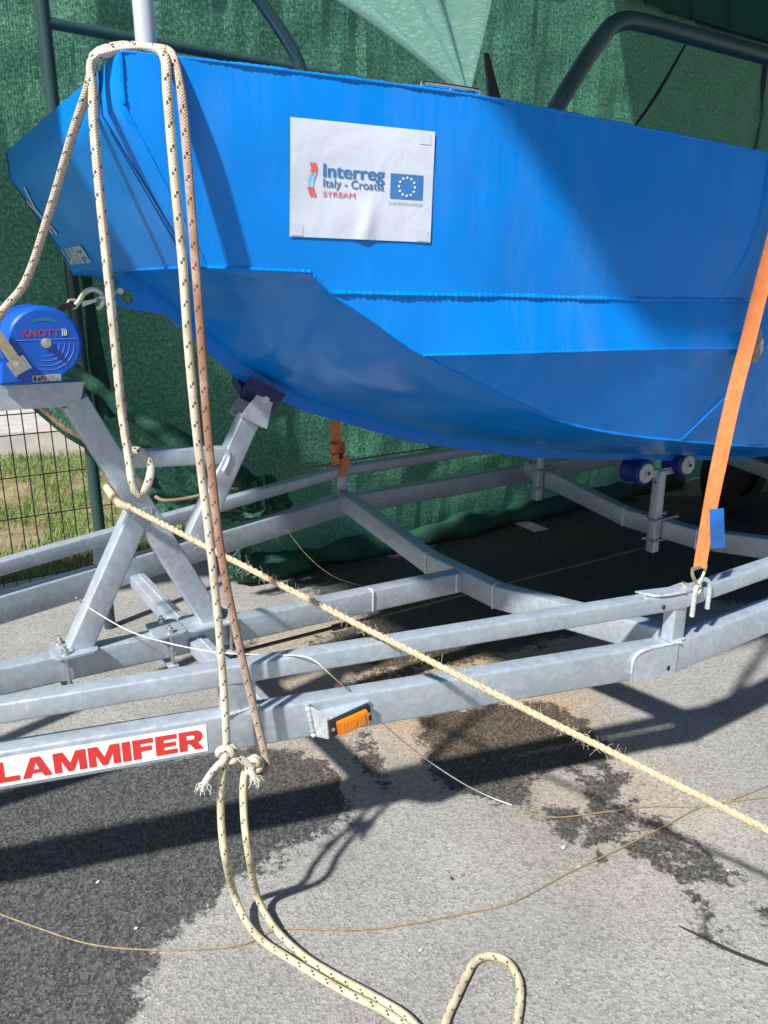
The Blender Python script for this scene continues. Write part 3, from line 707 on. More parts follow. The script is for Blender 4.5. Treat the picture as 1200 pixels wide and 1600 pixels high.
b = MB(); arc = lambda r, a0, a1, cx=0, cz=0: [wf(cx + r * math.cos(math.radians(a)), cz + r * math.sin(math.radians(a)), .0003) for a in np.linspace(a0, a1, 20)]
for r_ in (.020, .032, .044, .056, .067): b.tube(arc(r_, -95 - r_ * 300, -2), .0008, 5)
b.tube([wf(-.074, .008, .0003), wf(.074, .008, .0003)], .0009, 5); part('moulded_rings', b, 'winch_line', wh)
b = MB(); R0 = arc(.062, 60, 120); R1 = arc(.054, 60, 120)
b.grid([R0, R1]); part('arc_sticker', b, 'winch_teal', wh)
b = MB(); b.cyl(wf(0, 0, 0), wf(0, 0, .004), .0125, None, 20); b.cyl(wf(0, 0, .004), wf(0, 0, .012), .0085, None, 6); b.cyl(wf(0, 0, .012), wf(0, 0, .016), .0045, None, 10); part('axle_nut', b, 'zinc_bolt', wh)
b = MB(); b.prism([wf(-.042, -.094, .0), wf(.026, -.094, .0), wf(.026, -.078, .0), wf(-.042, -.078, .0)], (0, -.0008, 0)); lb = part('rating_label', b, 'winch_label', wh)
b = MB()
for x0, x1, z0, z1 in ((-.039, -.033, -.092, -.083), (-.037, -.035, -.083, -.080), (-.029, -.023, -.092, -.085), (-.021, -.017, -.090, -.081), (-.014, -.012, -.093, -.080), (-.004, .014, -.082, -.0815), (-.002, .010, -.086, -.0855), (.002, .018, -.090, -.0895)):
    b.prism([wf(x0, z0, .0009), wf(x1, z0, .0009), wf(x1, z1, .0009), wf(x0, z1, .0009)], (0, -.0003, 0))
part('label_print', b, 'black_plastic', lb)
# crank arm
ca = V((WC.x - .070, VF - .006, WC.z - .052)); cb = V((WC.x - .128, VF - .014, WC.z + .058)); dv_ = (cb - ca).normalized(); sd_ = V((dv_.z, 0, -dv_.x))
b = MB(); b.prism([ca - sd_ * .013, ca + sd_ * .013, cb + sd_ * .012, cb - sd_ * .012], (0, -.006, 0)); part('crank_arm', b, 'brass_zinc', wh)
b = MB()
for s in (-1, 1): b.prism([ca - dv_ * .018 + sd_ * s * .018, ca + dv_ * .018 + sd_ * s * .018, ca + dv_ * .018 + sd_ * s * .022, ca - dv_ * .018 + sd_ * s * .022][::s], (0, -.014, 0))
b.prism([ca - dv_ * .018 - sd_ * .022, ca - dv_ * .018 + sd_ * .022, ca + dv_ * .018 + sd_ * .022, ca + dv_ * .018 - sd_ * .022], (0, .006, 0))
b.cyl(ca + V((0, -.006, 0)), ca + V((0, -.012, 0)), .013, None, 18); b.cyl(ca + V((0, -.012, 0)), ca + V((0, -.020, 0)), .0085, None, 6); part('crank_clamp', b, 'zinc_bolt', wh)

# ================================================================== BOAT
BO = root('workboat', (0, 0, .6), 'bright blue welded aluminium boat with blunt bow sitting on the trailer', 'boat')
HU = [-1.369, -1.307, -1.138, -.892, -.701, -.424, -.122, .24, 1.5, 4.5]
HV = [.612, .645, .699, .771, .823, .853, .884, .915, .975, 1.0]
HZ = [1.96, 1.957, 1.949, 1.938, 1.929, 1.916, 1.901, 1.884, 1.84, 1.80]
def sheer(u, sg=-1): return V((u, sg * interp(u, HU, HV), interp(u, HU, HZ)))
P0 = (-1.225, .61, 1.584); P1 = (-1.024, .685, 1.576); P2 = (-.98, .695, 1.533); P3 = (-.775, .755, 1.393)
CH = [P0, P1, P2, (-.878, .725, 1.464), P3, (-.594, .775, 1.309), (-.454, .79, 1.244), (-.296, .80, 1.189), (-.103, .815, 1.145), (.111, .83, 1.109), (.566, .845, 1.043), (1.5, .87, .95), (4.5, .89, .82)]
S1 = [P2, (-.735, .795, 1.527), (-.569, .825, 1.524), (-.286, .86, 1.516), (.328, .905, 1.505), (1.5, .955, 1.48), (4.5, .98, 1.44)]
S2 = [P3, (-.58, .845, 1.395), (-.105, .90, 1.388), (.243, .925, 1.378), (1.5, .97, 1.345), (4.5, .985, 1.28)]
KL = [(-1.222, 1.588), (-1.13, 1.52), (-1.05, 1.452), (-.90, 1.315), (-.70, 1.2), (-.27, 1.045), (.334, .91), (1.3, .78), (1.8, .72), (2.5, .68), (4.5, .66)]
def on_poly(P, u): return V((u, interp(u, [p[0] for p in P], [p[1] for p in P]), interp(u, [p[0] for p in P], [p[2] for p in P])))
def m_(p, sg): return V((p[0], sg * abs(p[1]), p[2]))
def smoothk(P, n=4):
    return [tuple(x) for x in spline(P, .06)]
CHs = [P0, P1] + smoothk(CH[2:]); S1s = smoothk(S1); S2s = smoothk(S2)
corner = lambda f: V((interp(f, [0, .23, 1], [-1.369, -1.369, -1.225]), interp(f, [0, .23, 1], [.612, .609, .61]), interp(f, [0, .23, 1], [1.96, 1.874, 1.584])))
us_side = [-1.369, -1.34, -1.30, -1.25, -1.2, -1.12, -1.03] + list(np.arange(-.95, .9, .02)) + [1.1, 1.5, 2.2, 3, 3.8, 4.5]
us_side = sorted(us_side + [-1.369 + 5.869 * (q + 1.225) / 5.725 for q in (-1.024, -.98)])
def low_edge(s):     # lower edge of the topside sheet
    u = -1.225 + (4.5 + 1.225) * s; pts = [P0, P1, P2] + [p for p in S1s if p[0] > -.975]
    return on_poly(pts, u)
HULL = {}
for sg in (-1, 1):
    flip = sg > 0
    rows = []; NR = 14
    for i in range(NR + 1):
        f = i / NR; r = []
        for u in us_side:
            s = (u + 1.369) / (4.5 + 1.369); T = sheer(u, 1); B = low_edge(s); lin = T.lerp(B, f)
            wgt = max(0, 1 - s * 14) ** 1.5; off = corner(f) - V((-1.369, .612, 1.96)).lerp(V(P0), f)
            p = lin + off * wgt; p.y += .010 * math.sin(PI * f) * min(1, s * 8) - math.sin(PI * f) * sum(.0022 * math.exp(-((p.x - q) / .022) ** 2) for q in (-.68, -.25, .18)) + .0025 * math.sin(PI * f) * mnoise.noise((p.x * 3, f * 2.5, 1.)); r.append(m_(p, sg))
        rows.append(r)
    mb = MB(); mb.grid(rows, flip=flip); HULL[sg] = mb; part('topside_plate', mb, 'hull_paint', BO, 30)
    # bright chine flat between the two long welds, then the lower side plate
    uu = sorted(set([p[0] for p in S1s] + [p[0] for p in S2s])); uu = [u for u in uu if u >= P2[0] - 1e-4]
    top = [on_poly(S1s, u) for u in uu]; bot = [on_poly(CHs, u) if u < P3[0] + 1e-4 else on_poly(S2s, u) for u in uu]
    mb = MB(); mb.grid([[m_(p, sg) for p in top], [m_(a.lerp(b_, .5), sg) for a, b_ in zip(top, bot)], [m_(p, sg) for p in bot]], flip=flip); part('chine_flat', mb, 'hull_paint', BO, 30)
    uu = [u for u in sorted(set([p[0] for p in S2s] + [p[0] for p in CHs])) if u >= P3[0] - 1e-4]
    top = [on_poly(S2s, u) for u in uu]; bot = [on_poly(CHs, u) for u in uu]
    mb = MB(); mb.grid([[m_(a.lerp(b_, f), sg) for a, b_ in zip(top, bot)] for f in (0, .33, .67, 1)], flip=flip); part('lower_side_plate', mb, 'hull_paint', BO, 30)
    # bottom plate from the chine to the keel
    E_ = [V((-1.222, 0, 1.588)).lerp(V(P0), t) for t in (0, .25, .5, .75)] + [V(p) for p in CHs]
    def ku(e, i):
        if i < 5: return [-1.222, -1.207, -1.19, -1.175, -1.16][i]
        return interp(e.x, [-1.225, -1.024, -.98, -.775, -.40, 4.5], [-1.16, -1.02, -.96, -.76, -.40, 4.5])
    rows = []
    for t in np.linspace(0, 1, 9):
        r = []
        for i, e in enumerate(E_):
            kx = ku(e, i); kp = V((kx, 0, interp(kx, [p[0] for p in KL], [p[1] for p in KL]))); p = e.lerp(kp, t)
            p.z -= .02 * math.sin(PI * t) * min(1, max(0, (e.x + 1.2) * 3)); r.append(m_(p, sg))
        rows.append(r)
    mb = MB(); mb.grid(rows, flip=flip); part('bottom_plate', mb, 'hull_paint', BO, 50)
    for P, r_, sd0 in ((S1s, .0055, 2), (S2s, .004, 5), (CHs[1:], .0035, 9), ([P0, P1], .0045, 12)):
        part('weld_seam', bead([m_(p, sg) + V((0, sg * .0005, 0)) for p in P if p[0] < 2], r_, .005, sd0, .5), 'hull_paint', BO)
    part('weld_seam', bead([sheer(u, sg) + V((0, 0, .001)) for u in us_side[::4] if u < 2], .0038, .006, 17, .4), 'hull_paint', BO)
    part('weld_seam', bead([m_(corner(f), sg) for f in np.linspace(0, .23, 5)], .005, .006, 19, .5), 'hull_paint', BO)
    part('weld_seam', bead([m_(corner(f), sg) for f in np.linspace(.23, 1, 12)], .0022, .006, 23, .9), 'hull_paint', BO)
    part('weld_seam', bead([m_(on_poly(CHs, .119), sg) + V((0, sg * .003, .003)), m_((.20, .872, 1.20), sg), m_((.277, .908, 1.28), sg)], .0022, .01, 29, .2), 'hull_paint', BO)
# bow face with its chamfered cheeks
def face_pt(f, t):       # f 0 top..1 bottom, t -1..1 across
    u = interp(f, [0, .25, 1], [-1.394, -1.394, -1.232]); z = interp(f, [0, .25, 1], [1.938, 1.862, 1.587]); w = interp(f, [0, .25, 1], [.552, .548, .556])
    return V((u - .002 * (1 - t * t), t * w, z))
fr = [0, .08, .16, .25, .32, .4, .5, .6, .7, .8, .9, 1]
mb = MB(); mb.grid([[face_pt(f, t) for t in np.linspace(-1, 1, 17)] for f in fr]); part('bow_plate', mb, 'hull_paint', BO, 45)
for sg in (-1, 1):
    mb = MB(); rows = []
    for f in fr:
        a = face_pt(f, sg); c_ = m_(corner(interp(f, [0, .25, 1], [0, .23, 1])), sg); rows.append([a, a.lerp(c_, .5) + V((-.004 * (1 - f), sg * .004 * (1 - f), 0)), c_])
    mb.grid(rows, flip=sg < 0); part('bow_cheek', mb, 'hull_paint', BO, 45)
    part('painted_reflection', MB().tube([face_pt(f, sg) + V((-.001, 0, 0)) for f in fr[:-1]], .0013, 6), 'pad_navy', BO)  # dark line standing in for the reflection along the chamfer
    part('painted_reflection', MB().tube([face_pt(f, sg * (.985 - .07 * (f - .3))) + V((-.001, 0, 0)) for f in fr[4:-1]], .0010, 6), 'pad_navy', BO)  # second dark line of the same painted reflection
part('weld_seam', bead([face_pt(1, t) + V((0, 0, -.001)) for t in np.linspace(-1, 1, 9)], .003, .006, 41, .6), 'hull_paint', BO)
# deck just below the sheer, transom
mb = MB(); mb.grid([[sheer(u, -1) * (1 - t) + sheer(u, 1) * t - V((0, 0, .03 if .05 < t < .95 else .004)) for t in (.004, .05, .051, .25, .5, .75, .949, .95, .996)] for u in us_side]); part('deck', mb, 'hull_paint', BO, 30)
mb = MB(); mb.add([face_pt(0, -1), face_pt(0, 1), V((-1.369, .612, 1.96)), V((-1.369, -.612, 1.96))], [(0, 1, 2, 3)]); part('bow_cap', mb, 'hull_paint', BO)
tp = [sheer(4.5, -1), m_(S1[-1], -1), m_(S2[-1], -1), m_(CH[-1], -1), V((4.5, 0, .66)), m_(CH[-1], 1), m_(S2[-1], 1), m_(S1[-1], 1), sheer(4.5, 1)]
part('transom', MB().add(tp, [tuple(range(9))]), 'hull_paint', BO)
# keel bar and towing eye plate
KB = [(-1.245, 1.545), (-1.262, 1.53), (-1.262, 1.50), (-1.235, 1.487), (-1.12, 1.468), (-1.05, 1.40), (-.918, 1.276), (-.704, 1.16), (-.271, 1.008), (.334, .877), (1.304, .745), (1.8, .69), (2.5, .655), (4.5, .64)]
up_ = [(x, interp(x, [p[0] for p in KL], [p[1] for p in KL]) + .012) for x in (4.4, 2.5, 1.8, 1.304, .334, -.271, -.704, -.9, -1.05, -1.15)] + [(-1.2, 1.58), (-1.225, 1.582)]
hole = V((-1.228, 0, 1.517)); HR = .020
bmk = bmesh.new()
outer = [bmk.verts.new((x, -.006, z)) for x, z in KB + up_]; hl = [bmk.verts.new((hole.x + HR * math.cos(2 * PI * i / 20), -.006, hole.z + HR * math.sin(2 * PI * i / 20))) for i in range(20)]
ed = [bmk.edges.new((outer[i], outer[(i + 1) % len(outer)])) for i in range(len(outer))] + [bmk.edges.new((hl[i], hl[(i + 1) % 20])) for i in range(20)]
bmesh.ops.triangle_fill(bmk, edges=ed, use_beauty=True)
ex = bmesh.ops.extrude_face_region(bmk, geom=bmk.faces[:]); bmesh.ops.translate(bmk, verts=[e for e in ex['geom'] if isinstance(e, bmesh.types.BMVert)], vec=(0, .012, 0)); bmesh.ops.recalc_face_normals(bmk, faces=bmk.faces[:])
bmk.verts.index_update(); mb = MB(); mb.add([v.co[:] for v in bmk.verts], [tuple(v.index for v in f.verts) for f in bmk.faces]); bmk.free()
part('keel_bar', mb, 'hull_paint', BO, 20)
# bow post, rails, cleat
b = MB(); b.cyl((-1.297, -.545, 2.13), (-1.297, -.545, 2.137), .0205, .014, 24); b.cyl((-1.297, -.545, 1.90), (-1.297, -.545, 2.13), .0205, None, 24); part('bow_post', b, 'pole_white', BO)
b = MB(); b.tube(spline([(-.30, -.6, 1.86), (-.245, -.6, 1.979), (-.161, -.6, 2.092), (-.085, -.6, 2.18), (-.05, -.6, 2.212), (0, -.6, 2.232), (.06, -.6, 2.238), (.228, -.6, 2.240), (.678, -.6, 2.240), (2.6, -.6, 2.24)], .02), .0235, 18); part('hand_rail', b, 'tube_green', BO)
b = MB(); b.tube(spline([(-.35, .6, 1.86), (-.35, .6, 2.27), (-.356, .6, 2.315), (-.372, .6, 2.352), (-.43, .6, 2.425), (-.52, .6, 2.52), (-.66, .6, 2.66), (-.72, .6, 2.70), (-.82, .6, 2.72), (-1.0, .6, 2.72)], .02), .023, 16); part('hand_rail', b, 'tube_green', BO)
cl0 = sheer(-.80) + V((0, .02, 0)); cl1 = sheer(-.675) + V((0, .02, 0))
b = MB(); b.tube(spline([cl0 + V((.0, 0, -.01)), cl0 + V((0, 0, .012)), cl0 + V((.015, 0, .016)), cl1 + V((-.015, 0, .016)), cl1 + V((0, 0, .012)), cl1 + V((0, 0, -.01))], .004), .006, 10)
mid_ = (cl0 + cl1) / 2; b.cyl(mid_ + V((0, 0, -.01)), mid_ + V((0, 0, .016)), .005); part('grab_rail', b, 'chrome', BO)
# builder's lettering on the bow plate
n_ = V((-.85, 0, -.5)).normalized() * .003
b, hl_ = block_text('LAMMIFER', lambda x, y, o: face_pt(.93 - .13 * y, .93 - .50 * x) + n_ * (1 + .1 * o)); part('bow_lettering', b, 'logo_silver', BO, 0)
b = MB()
for w0, w1, f0, f1, ph in ((.0, .05, .70, .34, 0), (.08, .12, .68, .42, 1.2)):
    b.grid([[face_pt(f, .80 + w + .05 * math.sin(f * 16 + ph)) + n_ for w in (w0, w1)] for f in np.linspace(f0, f1, 14)])
part('bow_emblem', b, 'logo_silver', BO, 0)

# ================================================================== PAPER NOTICE taped to the near topside
bv = BVHTree.FromPolygons([tuple(p) for p in HULL[-1].v], HULL[-1].f)
PC = [pv(453, 183, -.712), pv(677, 207, -.795), pv(671, 379, -.79), pv(455, 369, -.70)]   # TL TR BR BL
ndir = V((-.27, -.96, -.03)).normalized()
def sheet(x, y, o=.002):
    p = (PC[3].lerp(PC[2], x)).lerp(PC[0].lerp(PC[1], x), y); h = bv.ray_cast(p + ndir * .3, -ndir)
    q = h[0] if h[0] else p
    # the creased blister near the lower edge
    bl = .006 * math.exp(-((x - .52 - .12 * y) / .05) ** 2) * math.exp(-((y - .1) / .22) ** 2)
    return q + ndir * (o + bl + .0018 * (mnoise.noise((x * 3.2, y * 2.6, 2)) + .6))
PN = root('paper_notice', PC[3], 'white printed notice taped to the blue hull side', 'notice')
n1, n2_ = 36, 26
mb = MB(); mb.grid([[sheet(i / n1, 1 - j / n2_) for i in range(n1 + 1)] for j in range(n2_ + 1)]); part('paper_sheet', mb, 'paper', PN, 60)
def ink(name, m, s, x0, x1, y0, y1, bold=.0, tilt=-.02, clip=None):
    vs, fs, ar = text_mesh(s, 1., 0.); b = MB()
    for i, dx in enumerate((-bold, 0, bold) if bold else (0,)): b.add([sheet(x0 + (x1 - x0) * (x + dx / ar), y0 + (y1 - y0) * y, .0031 + .00012 * i) for x, y in vs], fs)
    return part(name, b, m, PN, 0)
ink('lettering', 'print_blue', 'Interreg', .225, .645, .497, .645, .03)
ink('lettering', 'print_navy', 'Italy - Croatia', .225, .645, .425, .52, .008)
ink('lettering', 'print_red', 'STREAM', .225, .445, .365, .41, .006)
fl = MB(); fl.grid([[sheet(.69 + (.925 - .69) * i / 8, .605 - (.605 - .385) * j / 6, .0030) for i in range(9)] for j in range(7)]); flag = part('flag', fl, 'print_blue', PN)
for i in range(12):
    a = 2 * PI * i / 12; cx = .808 + .058 * math.cos(a); cy = .495 + .058 / .72 * math.sin(a); b = MB(); P = []
    for j in range(10):
        r_ = .0115 if j % 2 == 0 else .005; q = PI / 2 + j * PI / 5; P.append(sheet(cx + r_ * math.cos(q), cy + r_ / .72 * math.sin(q), .0040))
    b.add(P + [sheet(cx, cy, .0040)], [(j, (j + 1) % 10, 10) for j in range(10)]); part('flag_star', b, 'print_white', flag, 0)
ink('lettering', 'print_grey', 'EUROPEAN UNION', .685, .925, .328, .356, .0)
for wm, y0, y1, ph in (('print_red', .36, .44, 0), ('print_pale', .44, .56, 1), ('print_red', .56, .645, 0)):
    b = MB()
    for x0, x1 in ((.125, .142), (.146, .170)):
        b.grid([[sheet(x + .012 * math.sin(2 * PI * (.35 + 1.1 * (y - .36) / .285)), y, .0032) for x in (x0, x1)] for y in np.linspace(y0, y1, 8)])
    part('wave_emblem', b, wm, PN, 0)
for x, y in ((.93, .93), (.94, .06), (.05, .06)):
    b = MB(); b.grid([[sheet(x + dx, y + dy, .0028) for dx in (-.04, .0, .04)] for dy in (.05, 0, -.05)]); part('tape', b, 'tape', PN)

# ================================================================== NETS AND CANOPY FRAME
NV = 1.42; ROOF = 3.19
HEMU = [-6, -2.2, -1.7, -1.42, -1.305, -1.206, -1.085, -.996, -.87, -.7, -.52, -.43, -.37, 9]
HEMZ = [1.5, 1.42, 1.33, 1.195, 1.057, .945, .85, .775, .63, .56, .46, .22, .01, .01]
def net_v(u, z):
    zh = interp(u, HEMU, HEMZ); v = NV + .035 * math.sin(u * 2.1 + .6 * math.sin(z * 1.7)) + .02 * math.sin(u * 6.3 + z * .8) + .028 * mnoise.noise((u * 2.3, z * .9, 3.)) + .018 * mnoise.noise((u * 5, z * 5, 8.))
    v += .012 * mnoise.noise((u * 14, z * 3, 1.))
    if u < -.45: v -= .2 * math.exp(-((z - zh) / .2) ** 2) * min(1, (-.45 - u) / .2)
    if z < .6 and u > -.5: v += .10 * (1 - z / .6)
    return v
mb = MB(); uvs = []; rows = []; ul = np.arange(-4.2, 6.61, .05); nz = 80
for u in ul:
    zh = interp(u, HEMU, HEMZ); r = []
    for j in range(nz + 1):
        z = zh + (ROOF - .005 - zh) * j / nz; r.append((u, net_v(u, z), z)); uvs.append((u, z))
    rows.append(r)
mb.grid(rows, uvs, flip=False)
NT = root('shade_net', (0, NV, 0), 'large green shade net hanging behind the boat', 'net')
part('net_sheet', mb, 'net_green', NT, 0)
hem = [(u, net_v(u, interp(u, HEMU, HEMZ)) - .004, interp(u, HEMU, HEMZ)) for u in np.arange(-2.4, -.42, .03)]
part('hem', MB().tube(hem, .006, 8), 'net_roll', NT)
# gathered roll of slack net
rp = spline([(-1.42, 1.24, 1.44), (-1.16, 1.19, 1.225), (-.944, 1.16, 1.03), (-.723, 1.13, .854), (-.56, 1.10, .715), (-.42, 1.10, .62), (-.335, 1.12, .575)], .015)
b = MB()
def roll_r(t, L): return (.62 + .8 * t ** 3) * (1 + .12 * math.sin(L * 23) + .10 * math.sin(L * 41 + 1))
b.tube(rp, .055, 22, True, roll_r)
rr = random.Random(5)
b.v = [tuple(V(p) + V((0, 1, 0)) * .018 * mnoise.noise((p[0] * 5, p[1] * 16, p[2] * 16)) + V((0, 0, 1)) * .022 * mnoise.noise((p[0] * 6, p[1] * 14, p[2] * 14 + 5))) for p in b.v]
b.uv = {i: (t[0], t[1] * .36) for i, t in b.uv.items()}; part('gathered_roll', b, 'net_roll', NT, 60)
def drape_sheet(name, u0, u1, ztop, zbot, v0, nf, amp, seed, mat_='net_roll'):
    mb = MB(); rows = []; uvs = []
    for i in range(61):
        a_ = i / 60; u = u0 + (u1 - u0) * a_; zt_, zb_ = ztop(a_), zbot(a_); r = []
        for j in range(31):
            t = j / 30; z = zt_ + (zb_ - zt_) * t
            ph = nf * (a_ * 2.2 + t * 1.1) + 2.2 * mnoise.noise((a_ * 2.5, t * 2, seed)); fold = math.sin(ph * 2) * .6 + .4 * math.sin(ph * 4.7 + seed)
            v = v0(a_, t) - amp * (.3 + t * .7) * fold + .012 * mnoise.noise((a_ * 9, t * 9, seed + 3.))
            r.append((u + .02 * mnoise.noise((a_ * 4, t * 6, seed + 7.)), v, z + .012 * mnoise.noise((a_ * 7, t * 5, seed + 1.)))); uvs.append((u, z))
        rows.append(r)
    mb.grid(rows, uvs); return part(name, mb, mat_, NT, 0)
drape_sheet('gathered_fold', -.92, -.30, lambda a_: interp(a_, [0, .35, .7, 1], [.93, .74, .63, .62]), lambda a_: interp(a_, [0, .3, .8, 1], [.60, .52, .45, .44]), lambda a_, t: 1.08 - .03 * math.sin(PI * t), 2.2, .028, 3.)
drape_sheet('gathered_fold', -.50, -.255, lambda a_: interp(a_, [0, .5, 1], [.64, .695, .60]), lambda a_: interp(a_, [0, .5, 1], [.50, .50, .46]), lambda a_, t: 1.04 - .035 * math.sin(PI * t) - .02 * math.sin(PI * a_), 2.6, .03, 9.)
drape_sheet('gathered_fold', -.44, -.33, lambda a_: .52, lambda a_: interp(a_, [0, 1], [.10, .02]), lambda a_, t: 1.20 + .22 * t - .05 * math.sin(PI * a_), 1.2, .03, 14.)
b = MB(); b.tube(spline([(-.37, 1.46, .07), (-.1, 1.43, .06), (.3, 1.46, .055), (.9, 1.44, .05), (1.8, 1.47, .05), (3.4, 1.46, .05)], .03), .07, 14, True, lambda t, L: 1 + .25 * math.sin(L * 9) + .15 * math.sin(L * 21))
b.v = [(p[0], p[1] + .02 * mnoise.noise((p[0] * 8, p[2] * 20, 1)), max(.004, p[2])) for p in b.v]; part('ground_fold', b, 'net_roll', NT, 60)
# vertical fold where the slack net is bunched against the frame post
b = MB(); b.tube(spline([(-1.02, 1.36, 2.2), (-1.015, 1.34, 1.6), (-1.01, 1.33, 1.25), (-1.0, 1.30, .98)], .03), .03, 14, True, lambda t, L: 1 + .3 * math.sin(L * 7)); part('gathered_fold', b, 'net_roll', NT, 60)

# roof canopy: its front edge lies where its shadow crosses the hull side
def up_sun(p, z): p = V(p); t = (z - p.z) / SU[2]; return p + V(SU) * t
e1 = up_sun(sheer(-.665), ROOF); e2 = up_sun((-.105, -.90, 1.388), ROOF)
dd = (e2 - e1); ev = lambda s: e1 + dd * s
fe = [ev(-.02), ev(.5), ev(1.0), *[up_sun(q, ROOF) for q in ((.205, -.936, 1.378), (.285, -.928, 1.505), (.315, -.935, 1.86))], V((.9, -1.6, ROOF)), V((6.6, -3.2, ROOF))]  # unseen right edge: bent to keep the strap sunlit, stretched to dim the hull
bk = [(x, NV + .03) for x in (2.25, 2.4, 2.55, 2.75, 3.0, 3.4, 4.2, 6.6)]
mb = MB(); rows = []; uvs = []
for f_, k_ in zip(spline(fe, 1.0) if 0 else fe, bk):
    r = []
    for t in np.linspace(0, 1, 24):
        p = V((f_.x, f_.y, ROOF)).lerp(V((k_[0], k_[1], ROOF)), t); p.z += .03 * math.sin(PI * t) * math.sin(t * 9 + f_.x); r.append(p); uvs.append((p.x, p.y))
    rows.append(r)
mb.grid(rows, uvs)
CN = root('shade_canopy', (2, NV, ROOF), 'dark green tarpaulin roof over the stern above the net', 'canopy')
part('canopy_sheet', mb, 'tarp_dark', CN, 0)
for i in (2, 4, 5, 6): part('canopy_seam', MB().tube([V(p) - V((0, 0, .006)) for p in rows[i]], .006, 6), 'net_roll', CN)
part('canopy_seam', MB().tube([V(r[16]) - V((0, 0, .006)) for r in rows], .006, 6), 'net_roll', CN)
part('canopy_hem', MB().tube([V(r[-1]) - V((0, .02, .01)) for r in rows], .018, 10), 'tube_green', CN)
# frame that carries net and canopy
FR = root('canopy_frame', (-1.09, 1.27, 0), 'dark green tube frame post with cross bar left of the bow', 'frame')
b = MB(); b.cyl((-1.09, 1.27, 0), (-1.088, 1.27, 3.25), .026, None, 20); part('frame_post', b, 'tube_green', FR)
b = MB(); b.cyl((-1.09, 1.27, 2.505), (1.6, 1.27, 2.46), .021, None, 16); part('cross_bar', b, 'tube_green', FR)
b = MB(); b.cyl((-4.2, NV, 3.22), (6.6, NV, 3.22), .024, None, 16); part('top_rail', b, 'tube_green', FR)
b = MB(); b.cyl((-2.3, NV, 3.22), (-2.3, -.56, 3.22), .024, None, 16); part('top_rail', b, 'tube_green', FR)  # unseen bar added to hold the net strip that shades the bow
mb = MB(); uvs = []; rows_v = []  # unseen net strip, added to throw shade on the far half of the bow
for v in np.arange(-.52, NV + .01, .04):
    zl = 2.58 + .04 * math.sin(v * 4.); r = []
    for j in range(15):
        z = zl + (3.2 - zl) * j / 14; r.append((-2.3 + .02 * math.sin(v * 11) * (1 - j / 14), v, z)); uvs.append((v, z))
    rows_v.append(r)
mb.grid(rows_v, uvs); part('added_shade_flap', mb, 'net_roll', NT, 0)
for u in (3.9, 6.5):
    b = MB(); b.cyl((u, NV + .06, 0), (u, NV + .06, 3.2), .026, None, 16); part('frame_post', b, 'tube_green', FR)

# pale net corner tied down to the grab rail
ap = sheer(-.70) + V((0, .03, .012))
TL = pv(455, -30, .12); TR_ = pv(772, -30, -.28); TL2 = TL + (TL - ap) * .9 + V((0, .1, .2)); TR2 = TR_ + (TR_ - ap) * .9
mb = MB(); rows = []; uvs = []
for t in np.linspace(0, 1.8, 46):
    r = []
    for s in np.linspace(0, 1, 33):
        a = ap.lerp(TL, t) if t <= 1 else TL.lerp(TL2, (t - 1) / .8); c_ = ap.lerp(TR_, t) if t <= 1 else TR_.lerp(TR2, (t - 1) / .8)
        p = a.lerp(c_, s); sag = math.sin(PI * min(1, t / 1.2)) * .10 * (1 - s) ** 2
        p += V((.8, -.2, -.2)) * sag * .8
        fold = .035 * min(1, t * 1.3) * (math.sin(s * 13 + .6) + .5 * math.sin(s * 27 + 2)) 
        p += V((-.3, -.9, .1)) * fold + V((.05 * (1 - t) * (s - .5), 0, 0)) * .6
        r.append(p); uvs.append((s * t * .5, t * .6))
    rows.append(r)
mb.grid(rows, uvs)
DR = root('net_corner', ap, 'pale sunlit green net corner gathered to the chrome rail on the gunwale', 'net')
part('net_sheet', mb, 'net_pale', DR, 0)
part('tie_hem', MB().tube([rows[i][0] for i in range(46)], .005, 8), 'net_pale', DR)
b = MB(); q = sheer(-.615) + V((0, .03, -.01)); P = [q + V((-.02, 0, 0)), q + V((.045, .02, 0)), q + V((.02, .025, .05)), q + V((-.004, .03, .115)), q + V((-.016, .03, .115))]; b.prism(P, (0, .006, 0)); single('webbing_tail', b, 'cable_black', 'dark webbing tail hanging beside the net corner on the gunwale', 'strap')
b = MB(); b.tube(spline([pv(1072, 68, -.4), pv(1040, 125, -.4), pv(1015, 165, -.42), pv(990, 200, -.45)], .02), .004, 8, True, lambda t, L: 1 + .5 * math.sin(PI * t)); single('hanging_line', b, 'cable_black', 'thin black line hanging from the bent hand rail above the gunwale', 'line')

# ================================================================== WIRE FENCE
FE = root('wire_fence', (-1.2, 2.0, 0), 'dark welded wire mesh fence in front of the grass', 'fence')
z0, z1 = .03, 1.25
vb_ = MB().cyl((0, 2.0, z0), (0, 2.0, z1), .0031, None, 6); vm = vb_.mesh('wire')
for i in range(46):
    o = bpy.data.objects.new('wire', vm); COL.objects.link(o); o.parent = FE; o.location = (-3.0 + .065 * i + 1.2, -2.0, 0)
    if not vm.materials: vm.materials.append(MATS['post_dark'])
hm_ = MB().cyl((-3.0, 1.995, 0), (-.07, 1.995, 0), .0033, None, 6).mesh('cross_wire'); hm_.materials.append(MATS['post_dark'])
for z in (.06, .18, .393, .607, .823, .927, 1.14, 1.24):
    o = bpy.data.objects.new('cross_wire', hm_); COL.objects.link(o); o.parent = FE; o.location = (1.2, -2.0, z)
for u in (-2.95, -.12):
    b = MB(); sweep(b, [(u, 2.04, 0), (u, 2.04, 1.35)], .06, .04, .004, side=(1, 0, 0)); part('fence_post', b, 'post_dark', FE)

